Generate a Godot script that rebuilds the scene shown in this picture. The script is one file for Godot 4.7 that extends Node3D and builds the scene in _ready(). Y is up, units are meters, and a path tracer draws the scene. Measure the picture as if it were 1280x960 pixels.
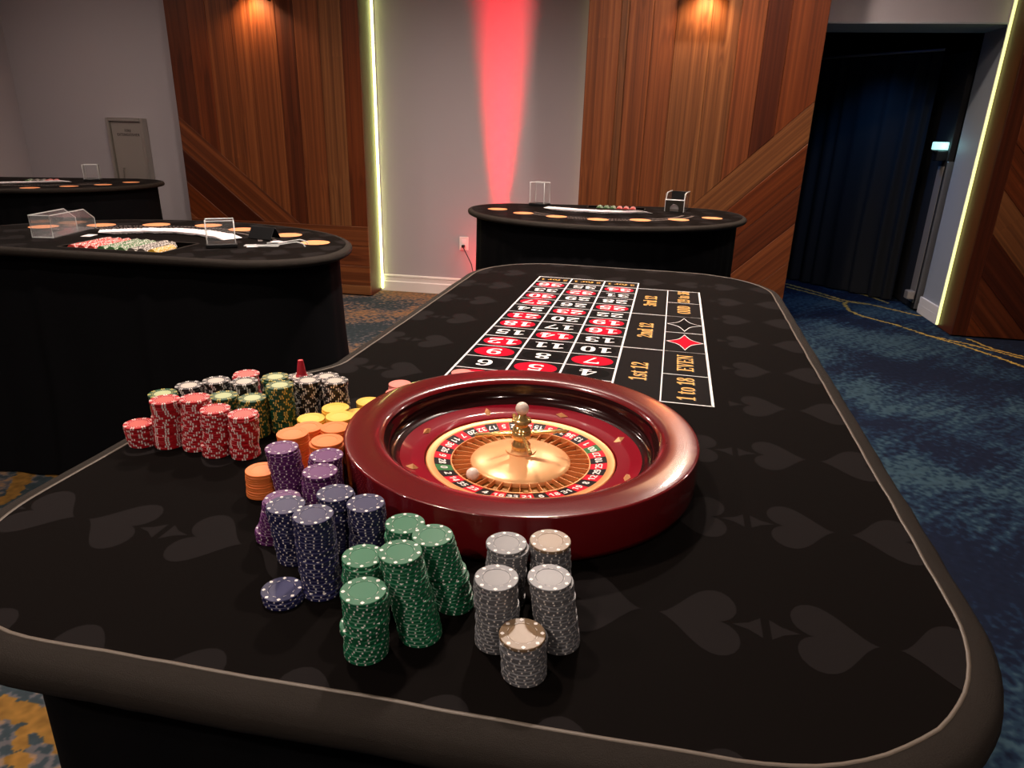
extends Node3D

const TY := 0.945      # roulette table top
const BY := 0.93       # card table tops
const RA := -0.044     # the roulette table is turned a little against the room
const WZ := -5.81      # back wall
const PZ := -5.53      # front of the wood panels

var rng := RandomNumberGenerator.new()
var used := {}
var M := {}

# ---------------------------------------------------------------- set-up
func setup_camera_and_light() -> void:
	var cam := Camera3D.new()
	cam.name = "camera"
	cam.position = Vector3(0, 1.39, 0)
	cam.rotation = Vector3(-0.354507, 0.169191, 0.0269305)
	cam.fov = 57.93
	cam.near = 0.02
	cam.current = true
	add_child(cam)
	var we := WorldEnvironment.new()
	we.name = "world_environment"
	var e := Environment.new()
	e.background_mode = Environment.BG_COLOR
	e.background_color = Color(0, 0, 0)
	e.tonemap_mode = Environment.TONE_MAPPER_LINEAR
	e.tonemap_exposure = 0.62
	e.sdfgi_enabled = true
	e.ssao_enabled = true
	e.ssil_enabled = true
	we.environment = e
	add_child(we)

# ---------------------------------------------------------------- naming
func ordinal(k: int) -> String:       # 0 is first
	var small := ["first", "second", "third", "fourth", "fifth", "sixth", "seventh", "eighth", "ninth", "tenth", "eleventh", "twelfth", "thirteenth", "fourteenth", "fifteenth", "sixteenth", "seventeenth", "eighteenth", "nineteenth"]
	if k < 19: return small[k]
	var tens: int = (k + 1) / 10
	var rest := (k + 1) % 10
	if rest == 0: return ["twentieth", "thirtieth", "fortieth", "fiftieth"][tens - 2]
	return ["twenty", "thirty", "forty", "fifty"][tens - 2] + "-" + small[rest - 1]

func numbered(called: String) -> String:
	if not used.has(called):
		used[called] = 0
		return called
	used[called] += 1
	return "%s_%03d" % [called, used[called]]

func tag(o: Node, label: String, category: String, group := "", kind := "") -> Node:
	o.set_meta("label", label)
	if category != "": o.set_meta("category", category)
	if group != "": o.set_meta("group", group)
	if kind != "": o.set_meta("kind", kind)
	return o

func thing(called: String, label: String, category: String, at := Vector3.ZERO, turn := 0.0, group := "") -> Node3D:
	var o := Node3D.new()
	o.name = numbered(called)
	add_child(o)
	o.position = at
	o.rotation.y = turn
	tag(o, label, category, group)
	return o

func part(called: String, mesh: Mesh, mat: Material, parent: Node, at := Vector3.ZERO, rot := Vector3.ZERO, label := "") -> MeshInstance3D:
	var o := MeshInstance3D.new()
	o.name = called
	o.mesh = mesh
	if mat: o.material_override = mat
	parent.add_child(o, true)
	o.position = at
	o.rotation = rot
	if label != "": o.set_meta("label", label)
	return o

func single(called: String, mesh: Mesh, mat: Material, label: String, category: String, at := Vector3.ZERO, turn := 0.0, group := "") -> MeshInstance3D:
	var o := MeshInstance3D.new()
	o.name = numbered(called)
	o.mesh = mesh
	if mat: o.material_override = mat
	add_child(o)
	o.position = at
	o.rotation.y = turn
	tag(o, label, category, group)
	return o

func struct(called: String, mesh: Mesh, mat: Material, label: String, at := Vector3.ZERO) -> MeshInstance3D:
	var o := single(called, mesh, mat, label, "", at)
	o.set_meta("kind", "structure")
	return o

func tw(x: float, z: float, y := TY) -> Vector3:      # roulette-table coordinates to the room
	return Vector3(x * cos(RA) + z * sin(RA), y, -x * sin(RA) + z * cos(RA))

# ---------------------------------------------------------------- materials
func mt(key: String, c: Color, rough := 0.6, metal := 0.0) -> StandardMaterial3D:
	if M.has(key): return M[key]
	var m := StandardMaterial3D.new()
	m.resource_name = key
	m.albedo_color = c
	m.roughness = rough
	m.metallic = metal
	M[key] = m
	return m

func c8(r: float, g: float, b: float) -> Color:
	return Color(r / 255.0, g / 255.0, b / 255.0)

func glass_mat() -> StandardMaterial3D:
	if M.has("acrylic"): return M["acrylic"]
	var m := mt("acrylic", Color(0.95, 0.97, 0.98, 0.04), 0.04)
	m.transparency = BaseMaterial3D.TRANSPARENCY_ALPHA
	return m

func glow(key: String, c: Color, power: float) -> StandardMaterial3D:
	var m := mt(key, c, 0.5)
	m.emission_enabled = true
	m.emission = c
	m.emission_energy_multiplier = power
	return m

func noise(freq: float, oct := 3, s := 1) -> FastNoiseLite:
	var n := FastNoiseLite.new()
	n.seed = s
	n.frequency = freq
	n.fractal_octaves = oct
	return n

func grain_map(w: int, h: int, freq: float, s: int, stretch_to: int) -> Image:
	var im := noise(freq, 3, s).get_seamless_image(w, h)
	im.convert(Image.FORMAT_L8)
	if stretch_to != w: im.resize(stretch_to, h, Image.INTERPOLATE_CUBIC)
	return im

func bump(im: Image, strength: float) -> ImageTexture:
	var n := im.duplicate() as Image
	n.convert(Image.FORMAT_RGBA8)
	n.bump_map_to_normal_map(strength)
	return ImageTexture.create_from_image(n)

func fine_normal(m: StandardMaterial3D, freq: float, s: int, scale: float, depth: float, amount := 1.0) -> void:
	# woven or grained relief, mapped in metres
	var im := noise(freq, 2, s).get_seamless_image(256, 256)
	m.normal_enabled = true
	m.normal_texture = bump(im, depth)
	m.normal_scale = amount
	m.uv1_triplanar = true
	m.uv1_scale = Vector3.ONE * scale

func make_wood() -> void:
	var w := 1024
	var h := 512
	var a := grain_map(20, h, 0.010, 11, w).get_data()
	var b := grain_map(8, h, 0.022, 12, w).get_data()
	var c := grain_map(40, h, 0.22, 13, w).get_data()
	var out := PackedByteArray()
	out.resize(w * h * 3)
	var dark := Color(0.23, 0.125, 0.075)
	var mid := Color(0.42, 0.250, 0.150)
	var lite := Color(0.57, 0.385, 0.25)
	for k in w * h:
		var va := a[k] / 255.0
		var ring := 0.5 + 0.5 * sin(va * 26.0 + b[k] / 40.0)
		var v := 0.20 * ring + 0.66 * (b[k] / 255.0) + 0.14 * (c[k] / 255.0)
		v = clampf((v - 0.5) * 0.85 + 0.5, 0, 1)
		var q := dark.lerp(mid, v * 2.0) if v < 0.5 else mid.lerp(lite, v * 2.0 - 1.0)
		out[k * 3] = int(q.r * 255)
		out[k * 3 + 1] = int(q.g * 255)
		out[k * 3 + 2] = int(q.b * 255)
	var im := Image.create_from_data(w, h, false, Image.FORMAT_RGB8, out)
	var tex := ImageTexture.create_from_image(im)
	var tints := [Color(0.96, 0.84, 0.74), Color(0.76, 0.61, 0.52), Color(1.0, 0.90, 0.78), Color(0.62, 0.46, 0.38), Color(0.88, 0.70, 0.54), Color(1.0, 1.0, 0.92)]
	for k in tints.size():
		var m := mt("walnut_%d" % k, tints[k], 0.42)
		m.albedo_texture = tex
		m.metallic_specular = 0.4

func make_carpet() -> void:
	var n := 1536
	var a := noise(0.0045, 4, 3).get_seamless_image(n, n).get_data()
	var b := grain_map(420, n, 0.05, 5, n).get_data()
	var c := noise(0.12, 2, 7).get_seamless_image(n, n).get_data()
	var d := noise(0.004, 2, 9).get_seamless_image(n, n).get_data()
	var out := PackedByteArray()
	out.resize(n * n * 3)
	var cool := [Color(0.075, 0.100, 0.165), Color(0.088, 0.135, 0.210), Color(0.115, 0.180, 0.245), Color(0.175, 0.250, 0.295)]
	var warm := [Color(0.18, 0.215, 0.235), Color(0.30, 0.29, 0.30), Color(0.41, 0.335, 0.275), Color(0.48, 0.365, 0.265)]
	for j in n:
		for i in n:
			var k := j * n + i
			var kb := ((j + i) % n) * n + i            # strokes run diagonally
			var kd := j * n + i
			var x := float(i) / n * 8.0 - 4.0
			var side := clampf((-0.75 - x + (d[kd] - 128) / 160.0) * 2.2 + (c[k] - 128) / 200.0, 0, 1)
			var v := a[k] * 0.62 + b[kb] * 0.26 + c[k] * 0.20 - 12.0
			var q: Color
			var pal: Array = warm if side > 0.5 else cool
			var edge := (c[k] - 128) * 0.16
			if v + edge < 112: q = pal[0]
			elif v + edge < 132: q = pal[1]
			elif v + edge < 152: q = pal[2]
			elif v + edge < 162: q = pal[2].lerp(pal[3], 0.5)
			else: q = pal[3]
			var f := 0.86 + c[k] / 255.0 * 0.28
			out[k * 3] = clampi(int(q.r * f * 255), 0, 255)
			out[k * 3 + 1] = clampi(int(q.g * f * 255), 0, 255)
			out[k * 3 + 2] = clampi(int(q.b * f * 255), 0, 255)
	var im := Image.create_from_data(n, n, false, Image.FORMAT_RGB8, out)
	var gold := Color(0.60, 0.50, 0.24)
	var lines := [
		[0.016, [[1.514, -7.183], [1.721, -6.875], [1.896, -6.574], [2.074, -6.485], [2.248, -6.297], [2.386, -6.142]]],
		[0.016, [[1.487, -7.033], [1.682, -6.776], [1.861, -6.517]]],
		[0.014, [[2.038, -6.475], [1.919, -6.533], [1.858, -6.422], [1.837, -6.161], [1.89, -6.002], [2.084, -5.775], [2.223, -5.499], [2.366, -5.294], [2.495, -5.041], [2.577, -4.841], [2.9, -4.4]]],
		[0.014, [[2.223, -5.499], [2.434, -5.333], [2.667, -5.037], [3.0, -4.6]]],
		[0.012, [[2.492, -5.48], [2.556, -5.245], [2.693, -5.092]]],
		[0.016, [[2.006, -7.105], [2.172, -6.836], [2.27, -6.582]]],
		[0.014, [[2.121, -7.041], [2.308, -6.776]]]]
	for l in lines: carpet_line(im, l[0], l[1], gold, c, n)
	var amber := Color(0.44, 0.32, 0.15)
	for l in [[0.03, [[-2.3, -2.5], [-2.422, -2.285], [-2.427, -2.207], [-2.344, -2.084], [-2.297, -1.983], [-2.299, -1.945]]],
			[0.03, [[-2.41, -2.272], [-2.305, -2.198], [-2.229, -2.18], [-2.0, -2.1]]],
			[0.03, [[-1.7, -1.13], [-1.463, -1.101], [-1.393, -1.1], [-1.29, -1.076], [-1.1, -1.0]]],
			[0.018, [[-1.55, -1.30], [-1.42, -1.22], [-1.30, -1.17]]],
			[0.016, [[-1.36, -1.08], [-1.30, -0.98], [-1.22, -0.90]]]]:
		carpet_line(im, l[0], l[1], amber, c, n)
	im.generate_mipmaps()
	var m := mt("carpet", Color(1, 1, 1), 0.95)
	m.albedo_texture = ImageTexture.create_from_image(im)
	m.metallic_specular = 0.2

func carpet_line(im: Image, half: float, pts: Array, col: Color, fuzz: PackedByteArray, n: int) -> void:
	for s in pts.size() - 1:
		var p := Vector2(pts[s][0], pts[s][1])
		var q := Vector2(pts[s + 1][0], pts[s + 1][1])
		var steps := int(p.distance_to(q) / 0.004) + 1
		for t in steps + 1:
			var o := p.lerp(q, float(t) / steps)
			var ci := int((o.x + 4.0) / 8.0 * n)
			var cj := int((o.y + 8.0) / 8.0 * n)
			var r := int(half / 8.0 * n + 2)
			for dj in range(-r, r + 1):
				for di in range(-r, r + 1):
					var i := posmod(ci + di, n)
					var j := posmod(cj + dj, n)
					var reach := (half + (fuzz[j * n + i] - 128) / 128.0 * 0.016) / 8.0 * n
					if Vector2(di, dj).length() < reach:
						im.set_pixel(i, j, col * (0.8 + fuzz[(j * n + i + 999) % (n * n)] / 255.0 * 0.4))

func make_materials() -> void:
	make_wood()
	make_carpet()
	var wall := mt("wall_cloth", c8(176, 167, 171), 0.85)
	fine_normal(wall, 0.2, 21, 6.0, 3.0, 0.4)
	mt("ceiling_paint", c8(96, 92, 90), 0.9)
	mt("white_trim", c8(228, 222, 216), 0.45)
	mt("jamb_paint", c8(150, 155, 162), 0.6)
	mt("black_paint", c8(14, 14, 17), 0.8)
	var felt := mt("printed_felt", c8(14, 11, 10), 0.6)
	felt.metallic_specular = 0.06
	felt.rim_enabled = true
	felt.rim = 0.1
	fine_normal(felt, 0.5, 31, 30.0, 2.0, 0.25)
	var suit := mt("suit_print", c8(28, 25, 25), 0.6)
	suit.metallic_specular = 0.06
	suit.rim_enabled = true
	suit.rim = 0.1
	var vinyl := mt("rail_vinyl", c8(42, 36, 31), 0.7)
	vinyl.metallic_specular = 0.3
	fine_normal(vinyl, 0.35, 33, 25.0, 9.0, 1.0)
	mt("piping", c8(92, 82, 72), 0.5)
	var cloth := mt("black_cloth", c8(14, 14, 16), 0.85)
	cloth.metallic_specular = 0.15
	fine_normal(cloth, 0.4, 35, 30.0, 2.0, 0.3)
	var drape := mt("drape_cloth", c8(8, 10, 12), 0.85)
	fine_normal(drape, 0.4, 36, 30.0, 2.0, 0.3)
	mt("line_print", c8(235, 232, 232), 0.6)
	mt("cell_print", c8(11, 9, 10), 0.55).metallic_specular = 0.12
	mt("black_print", c8(9, 8, 8), 0.6).metallic_specular = 0.1
	mt("red_print", c8(196, 10, 40), 0.6).metallic_specular = 0.1
	mt("gold_print", c8(222, 164, 62), 0.5)
	mt("shadow_print", c8(8, 7, 6), 0.6)
	mt("circle_grey", c8(120, 108, 104), 0.6)
	mt("circle_print", c8(232, 150, 98), 0.6)
	var mahog := mt("mahogany", c8(98, 15, 19), 0.22)
	mahog.clearcoat_enabled = true
	mahog.clearcoat = 0.8
	mahog.metallic_specular = 0.35
	mahog.clearcoat_roughness = 0.06
	var track := mt("ball_track_wood", c8(38, 14, 14), 0.14)
	track.clearcoat_enabled = true
	track.clearcoat = 0.5
	track.clearcoat_roughness = 0.05
	var apron := mt("apron_wood", c8(128, 12, 30), 0.3)
	apron.clearcoat_enabled = true
	apron.clearcoat = 0.4
	apron.clearcoat_roughness = 0.05
	apron.metallic_specular = 0.15
	mt("satin_gold", c8(255, 192, 132), 0.3, 0.35)
	mt("pocket_gold", c8(128, 86, 32), 0.4, 0.5)
	mt("ring_gold", c8(238, 158, 98), 0.4, 0.35)
	mt("bright_gold", c8(246, 208, 134), 0.14, 0.7)
	mt("ivory", c8(240, 220, 205), 0.3)
	mt("plate_red", c8(206, 8, 40), 0.5).metallic_specular = 0.2
	mt("plate_black", c8(20, 8, 10), 0.5).metallic_specular = 0.2
	mt("plate_green", c8(52, 112, 62), 0.5).metallic_specular = 0.2
	mt("chip_white", c8(238, 230, 224), 0.45)
	mt("chip_yellow_mark", c8(214, 190, 96), 0.45)
	mt("steel", c8(176, 168, 160), 0.42, 0.6)
	mt("steel_frame", c8(190, 186, 178), 0.3, 0.9)
	mt("black_plastic", c8(16, 16, 18), 0.4)
	mt("white_plastic", c8(236, 230, 226), 0.4)
	mt("card_white", c8(244, 236, 238), 0.5)
	mt("dark_text", c8(40, 34, 34), 0.6)
	var mk := mt("marker_red", c8(190, 10, 40), 0.12)
	mk.clearcoat_enabled = true
	glass_mat()

# ---------------------------------------------------------------- shapes
func tri_n(st: SurfaceTool, a: Vector3, b: Vector3, c: Vector3, n: Vector3) -> void:
	if (b - a).cross(c - a).dot(n) > 0.0:
		st.add_vertex(a); st.add_vertex(c); st.add_vertex(b)
	else:
		st.add_vertex(a); st.add_vertex(b); st.add_vertex(c)

func quad_n(st: SurfaceTool, a: Vector3, b: Vector3, c: Vector3, d: Vector3, n: Vector3) -> void:
	tri_n(st, a, b, c, n)
	tri_n(st, a, c, d, n)

func begin(flat := true) -> SurfaceTool:
	var st := SurfaceTool.new()
	st.begin(Mesh.PRIMITIVE_TRIANGLES)
	st.set_smooth_group(-1 if flat else 0)
	return st

func done(st: SurfaceTool, onto: ArrayMesh = null) -> ArrayMesh:
	st.generate_normals()
	return st.commit(onto) if onto else st.commit()

func add_box(st: SurfaceTool, at: Vector3, size: Vector3, bev := 0.0, basis := Basis.IDENTITY) -> void:
	var h := size / 2.0
	bev = minf(bev, minf(h.x, minf(h.y, h.z)) * 0.9)
	for ax in 3:
		for s in [-1.0, 1.0]:
			var n := Vector3.ZERO
			n[ax] = s
			var u := (ax + 1) % 3
			var v := (ax + 2) % 3
			var q := []
			for w in [[-1, -1], [1, -1], [1, 1], [-1, 1]]:
				var p := Vector3.ZERO
				p[ax] = s * h[ax]
				p[u] = w[0] * (h[u] - bev)
				p[v] = w[1] * (h[v] - bev)
				q.append(at + basis * p)
			quad_n(st, q[0], q[1], q[2], q[3], basis * n)
	if bev <= 0.0: return
	for ax in 3:
		var u := (ax + 1) % 3
		var v := (ax + 2) % 3
		for su in [-1.0, 1.0]:
			for sv in [-1.0, 1.0]:
				var q := []
				for w in [[-1, 0], [1, 0], [1, 1], [-1, 1]]:
					var p := Vector3.ZERO
					p[ax] = w[0] * (h[ax] - bev)
					p[u] = su * (h[u] - (0.0 if w[1] == 0 else bev))
					p[v] = sv * (h[v] - (bev if w[1] == 0 else 0.0))
					q.append(at + basis * p)
				var n := Vector3.ZERO
				n[u] = su
				n[v] = sv
				quad_n(st, q[0], q[1], q[2], q[3], basis * n)
	for sx in [-1.0, 1.0]:
		for sy in [-1.0, 1.0]:
			for sz in [-1.0, 1.0]:
				var s := Vector3(sx, sy, sz)
				tri_n(st, at + basis * (s * Vector3(h.x, h.y - bev, h.z - bev)), at + basis * (s * Vector3(h.x - bev, h.y, h.z - bev)), at + basis * (s * Vector3(h.x - bev, h.y - bev, h.z)), basis * s)

func box(size: Vector3, bev := 0.0, at := Vector3.ZERO) -> ArrayMesh:
	var st := begin()
	add_box(st, at, size, bev)
	return done(st)

# profile of (radius, height), the solid on its left; sharp corners get their own smoothing
func add_lathe(st: SurfaceTool, prof: Array, seg: int, at := Vector3.ZERO, sharp := 0.5, a0 := 0.0, a1 := TAU) -> void:
	var grp := 1
	for i in prof.size() - 1:
		if i > 0:
			var d0: Vector2 = (prof[i] - prof[i - 1]).normalized()
			var d1: Vector2 = (prof[i + 1] - prof[i]).normalized()
			if absf(d0.angle_to(d1)) > sharp: grp += 1
		st.set_smooth_group(grp)
		for j in seg:
			var t0 := a0 + (a1 - a0) * j / seg
			var t1 := a0 + (a1 - a0) * (j + 1) / seg
			var a := at + Vector3(prof[i].x * cos(t0), prof[i].y, prof[i].x * sin(t0))
			var b := at + Vector3(prof[i].x * cos(t1), prof[i].y, prof[i].x * sin(t1))
			var c := at + Vector3(prof[i + 1].x * cos(t1), prof[i + 1].y, prof[i + 1].x * sin(t1))
			var d := at + Vector3(prof[i + 1].x * cos(t0), prof[i + 1].y, prof[i + 1].x * sin(t0))
			if prof[i].x > 1e-6:
				st.add_vertex(a); st.add_vertex(b); st.add_vertex(c)
			if prof[i + 1].x > 1e-6:
				st.add_vertex(a); st.add_vertex(c); st.add_vertex(d)

func lathe(prof: Array, seg: int, sharp := 0.5) -> ArrayMesh:
	var st := begin(false)
	add_lathe(st, prof, seg, Vector3.ZERO, sharp)
	return done(st)

func ball(r: float, seg := 20) -> ArrayMesh:
	var p := []
	for i in 11: p.append(Vector2(r * cos(-PI / 2 + PI * i / 10.0) if i > 0 and i < 10 else 0.0, r * sin(-PI / 2 + PI * i / 10.0)))
	return lathe(p, seg, 3.0)

func add_tube(st: SurfaceTool, pts: Array, r: float, seg := 8) -> void:
	st.set_smooth_group(1)
	var rings := []
	for i in pts.size():
		var d: Vector3 = (pts[mini(i + 1, pts.size() - 1)] - pts[maxi(i - 1, 0)]).normalized()
		var s := d.cross(Vector3.UP if absf(d.y) < 0.9 else Vector3.RIGHT).normalized()
		var u := s.cross(d)
		var ring := []
		for j in seg: ring.append(pts[i] + (s * cos(TAU * j / seg) + u * sin(TAU * j / seg)) * r)
		rings.append(ring)
	for i in pts.size() - 1:
		for j in seg:
			var k := (j + 1) % seg
			var mid: Vector3 = (pts[i] + pts[i + 1]) / 2.0
			quad_n(st, rings[i][j], rings[i][k], rings[i + 1][k], rings[i + 1][j], (rings[i][j] + rings[i + 1][k]) / 2.0 - mid)
	for e in [0, pts.size() - 1]:
		st.set_smooth_group(-1)
		var n: Vector3 = pts[e] - pts[1 if e == 0 else e - 1]
		for j in seg: tri_n(st, pts[e], rings[e][j], rings[e][(j + 1) % seg], n)

func tube(pts: Array, r: float, seg := 8) -> ArrayMesh:
	var st := begin(false)
	add_tube(st, pts, r, seg)
	return done(st)

func smooth_path(pts: Array, n: int) -> Array:
	var cv := Curve3D.new()
	for i in pts.size():
		var t: Vector3 = (pts[mini(i + 1, pts.size() - 1)] - pts[maxi(i - 1, 0)]) / 6.0
		cv.add_point(pts[i], -t, t)
	var out := []
	for i in n: out.append(cv.sample_baked(cv.get_baked_length() * i / (n - 1.0)))
	return out

# closed outline in (x, z): corners given as [x, z, radius]
func rounded(corners: Array, per := 10) -> PackedVector2Array:
	var out := PackedVector2Array()
	var n := corners.size()
	for i in n:
		var p := Vector2(corners[i][0], corners[i][1])
		var a := Vector2(corners[(i + n - 1) % n][0], corners[(i + n - 1) % n][1])
		var b := Vector2(corners[(i + 1) % n][0], corners[(i + 1) % n][1])
		var r: float = corners[i][2]
		var da := (a - p).normalized()
		var db := (b - p).normalized()
		var half := absf(da.angle_to(db)) / 2.0
		var reach := r / tan(half)
		var cen := p + (da + db).normalized() * (r / sin(half))
		var s := p + da * reach - cen
		var sweep := s.angle_to(p + db * reach - cen)
		for k in per + 1: out.append(cen + s.rotated(sweep * k / per))
	return out

func resample(o: PackedVector2Array, step: float) -> PackedVector2Array:
	var total := 0.0
	for i in o.size(): total += o[i].distance_to(o[(i + 1) % o.size()])
	var n := int(total / step)
	var out := PackedVector2Array()
	var i := 0
	var run := 0.0
	for k in n:
		var want := total * k / n
		while run + o[i % o.size()].distance_to(o[(i + 1) % o.size()]) < want:
			run += o[i % o.size()].distance_to(o[(i + 1) % o.size()])
			i += 1
		var a := o[i % o.size()]
		var b := o[(i + 1) % o.size()]
		out.append(a.lerp(b, (want - run) / maxf(a.distance_to(b), 1e-6)))
	return out

func outward(o: PackedVector2Array) -> PackedVector2Array:     # unit normals of a closed outline
	var area := 0.0
	for i in o.size(): area += o[i].cross(o[(i + 1) % o.size()])
	var out := PackedVector2Array()
	for i in o.size():
		var t := (o[(i + 1) % o.size()] - o[(i + o.size() - 1) % o.size()]).normalized()
		var n := Vector2(t.y, -t.x)
		out.append(n if area > 0 else -n)
	return out

func slab(o: PackedVector2Array, y0: float, y1: float) -> ArrayMesh:
	var st := begin()
	var idx := Geometry2D.triangulate_polygon(o)
	for k in range(0, idx.size(), 3):
		for y in [y0, y1]:
			tri_n(st, Vector3(o[idx[k]].x, y, o[idx[k]].y), Vector3(o[idx[k + 1]].x, y, o[idx[k + 1]].y), Vector3(o[idx[k + 2]].x, y, o[idx[k + 2]].y), Vector3.UP if y == y1 else Vector3.DOWN)
	var nn := outward(o)
	st.set_smooth_group(2)
	for i in o.size():
		var j := (i + 1) % o.size()
		quad_n(st, Vector3(o[i].x, y0, o[i].y), Vector3(o[j].x, y0, o[j].y), Vector3(o[j].x, y1, o[j].y), Vector3(o[i].x, y1, o[i].y), Vector3(nn[i].x, 0, nn[i].y))
	return done(st)

# a closed moulding: profile of (outward, up) swept round an outline
func moulding(o: PackedVector2Array, prof: Array, wob := 0.0) -> ArrayMesh:
	var st := begin(false)
	st.set_smooth_group(1)
	var nn := outward(o)
	var nz := noise(2.0, 2, 77)
	var ring := []
	for i in o.size():
		var w := nz.get_noise_2d(o[i].x * 4, o[i].y * 4) * wob
		var col := []
		for p in prof: col.append(Vector3(o[i].x + nn[i].x * (p.x + w), p.y, o[i].y + nn[i].y * (p.x + w)))
		ring.append(col)
	for i in o.size():
		var j := (i + 1) % o.size()
		for k in prof.size() - 1:
			var d: Vector2 = prof[k + 1] - prof[k]
			var n := Vector3(nn[i].x * -d.y, d.x, nn[i].y * -d.y) * -1.0
			quad_n(st, ring[i][k], ring[j][k], ring[j][k + 1], ring[i][k + 1], -n)
	return done(st)

# hanging cloth along an outline (closed) or a path (open)
func hanging(o: PackedVector2Array, closed: bool, top: float, foot: float, amp: float, pitch: float, flare: float, s: int, thick := 0.0) -> ArrayMesh:
	var st := begin(false)
	st.set_smooth_group(1)
	var nn := outward(o)
	if not closed:
		nn[0] = nn[1]
		nn[o.size() - 1] = nn[o.size() - 2]
	var nz := noise(0.9, 2, s)
	var rows := 9
	var grid := []
	var run := 0.0
	for i in o.size():
		var col := []
		for r in rows + 1:
			var t := float(r) / rows
			var ph := run / pitch * TAU + nz.get_noise_2d(run * 3.0, 5.0) * 4.0 + nz.get_noise_2d(run, t * 0.8 + 40) * 1.2
			var fold := sin(ph) * (0.6 + 0.6 * nz.get_noise_2d(run * 2.0, 90.0))
			var off := amp * fold * (0.45 + 0.75 * t) + flare * t * t
			col.append(Vector3(o[i].x + nn[i].x * off, lerpf(top, foot, t), o[i].y + nn[i].y * off))
		grid.append(col)
		if i + 1 < o.size(): run += o[i].distance_to(o[i + 1])
	var n := o.size() if closed else o.size() - 1
	for i in n:
		var j := (i + 1) % o.size()
		for r in rows:
			quad_n(st, grid[i][r], grid[j][r], grid[j][r + 1], grid[i][r + 1], Vector3(nn[i].x, 0, nn[i].y))
	if thick > 0.0:
		for i in n:
			var j := (i + 1) % o.size()
			var b := Vector3(nn[i].x, 0, nn[i].y) * -thick
			for r in rows: quad_n(st, grid[i][r] + b, grid[j][r] + b, grid[j][r + 1] + b, grid[i][r + 1] + b, b)
	return done(st)

func flat_poly(st: SurfaceTool, p: PackedVector2Array, y: float) -> void:
	var idx := Geometry2D.triangulate_polygon(p)
	for k in range(0, idx.size(), 3):
		tri_n(st, Vector3(p[idx[k]].x, y, p[idx[k]].y), Vector3(p[idx[k + 1]].x, y, p[idx[k + 1]].y), Vector3(p[idx[k + 2]].x, y, p[idx[k + 2]].y), Vector3.UP)

func ellipse(c: Vector2, rx: float, rz: float, n := 28) -> PackedVector2Array:
	var out := PackedVector2Array()
	for i in n: out.append(c + Vector2(rx * cos(TAU * i / n), rz * sin(TAU * i / n)))
	return out

func words(text: String, height: float, serif := false, wide := 1.0, depth := 0.0002, bold := true) -> TextMesh:
	var key := "%s|%f|%s|%f" % [text, height, serif, depth]
	if M.has(key): return M[key]
	var f := SystemFont.new()
	f.font_names = PackedStringArray(["Droid Serif" if serif else "Droid Sans"])
	if bold: f.font_weight = 700
	var t := TextMesh.new()
	t.text = text
	t.font = f
	t.font_size = 64
	t.pixel_size = height / 46.0
	t.depth = depth
	t.curve_step = 2.0
	M[key] = t
	return t

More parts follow.
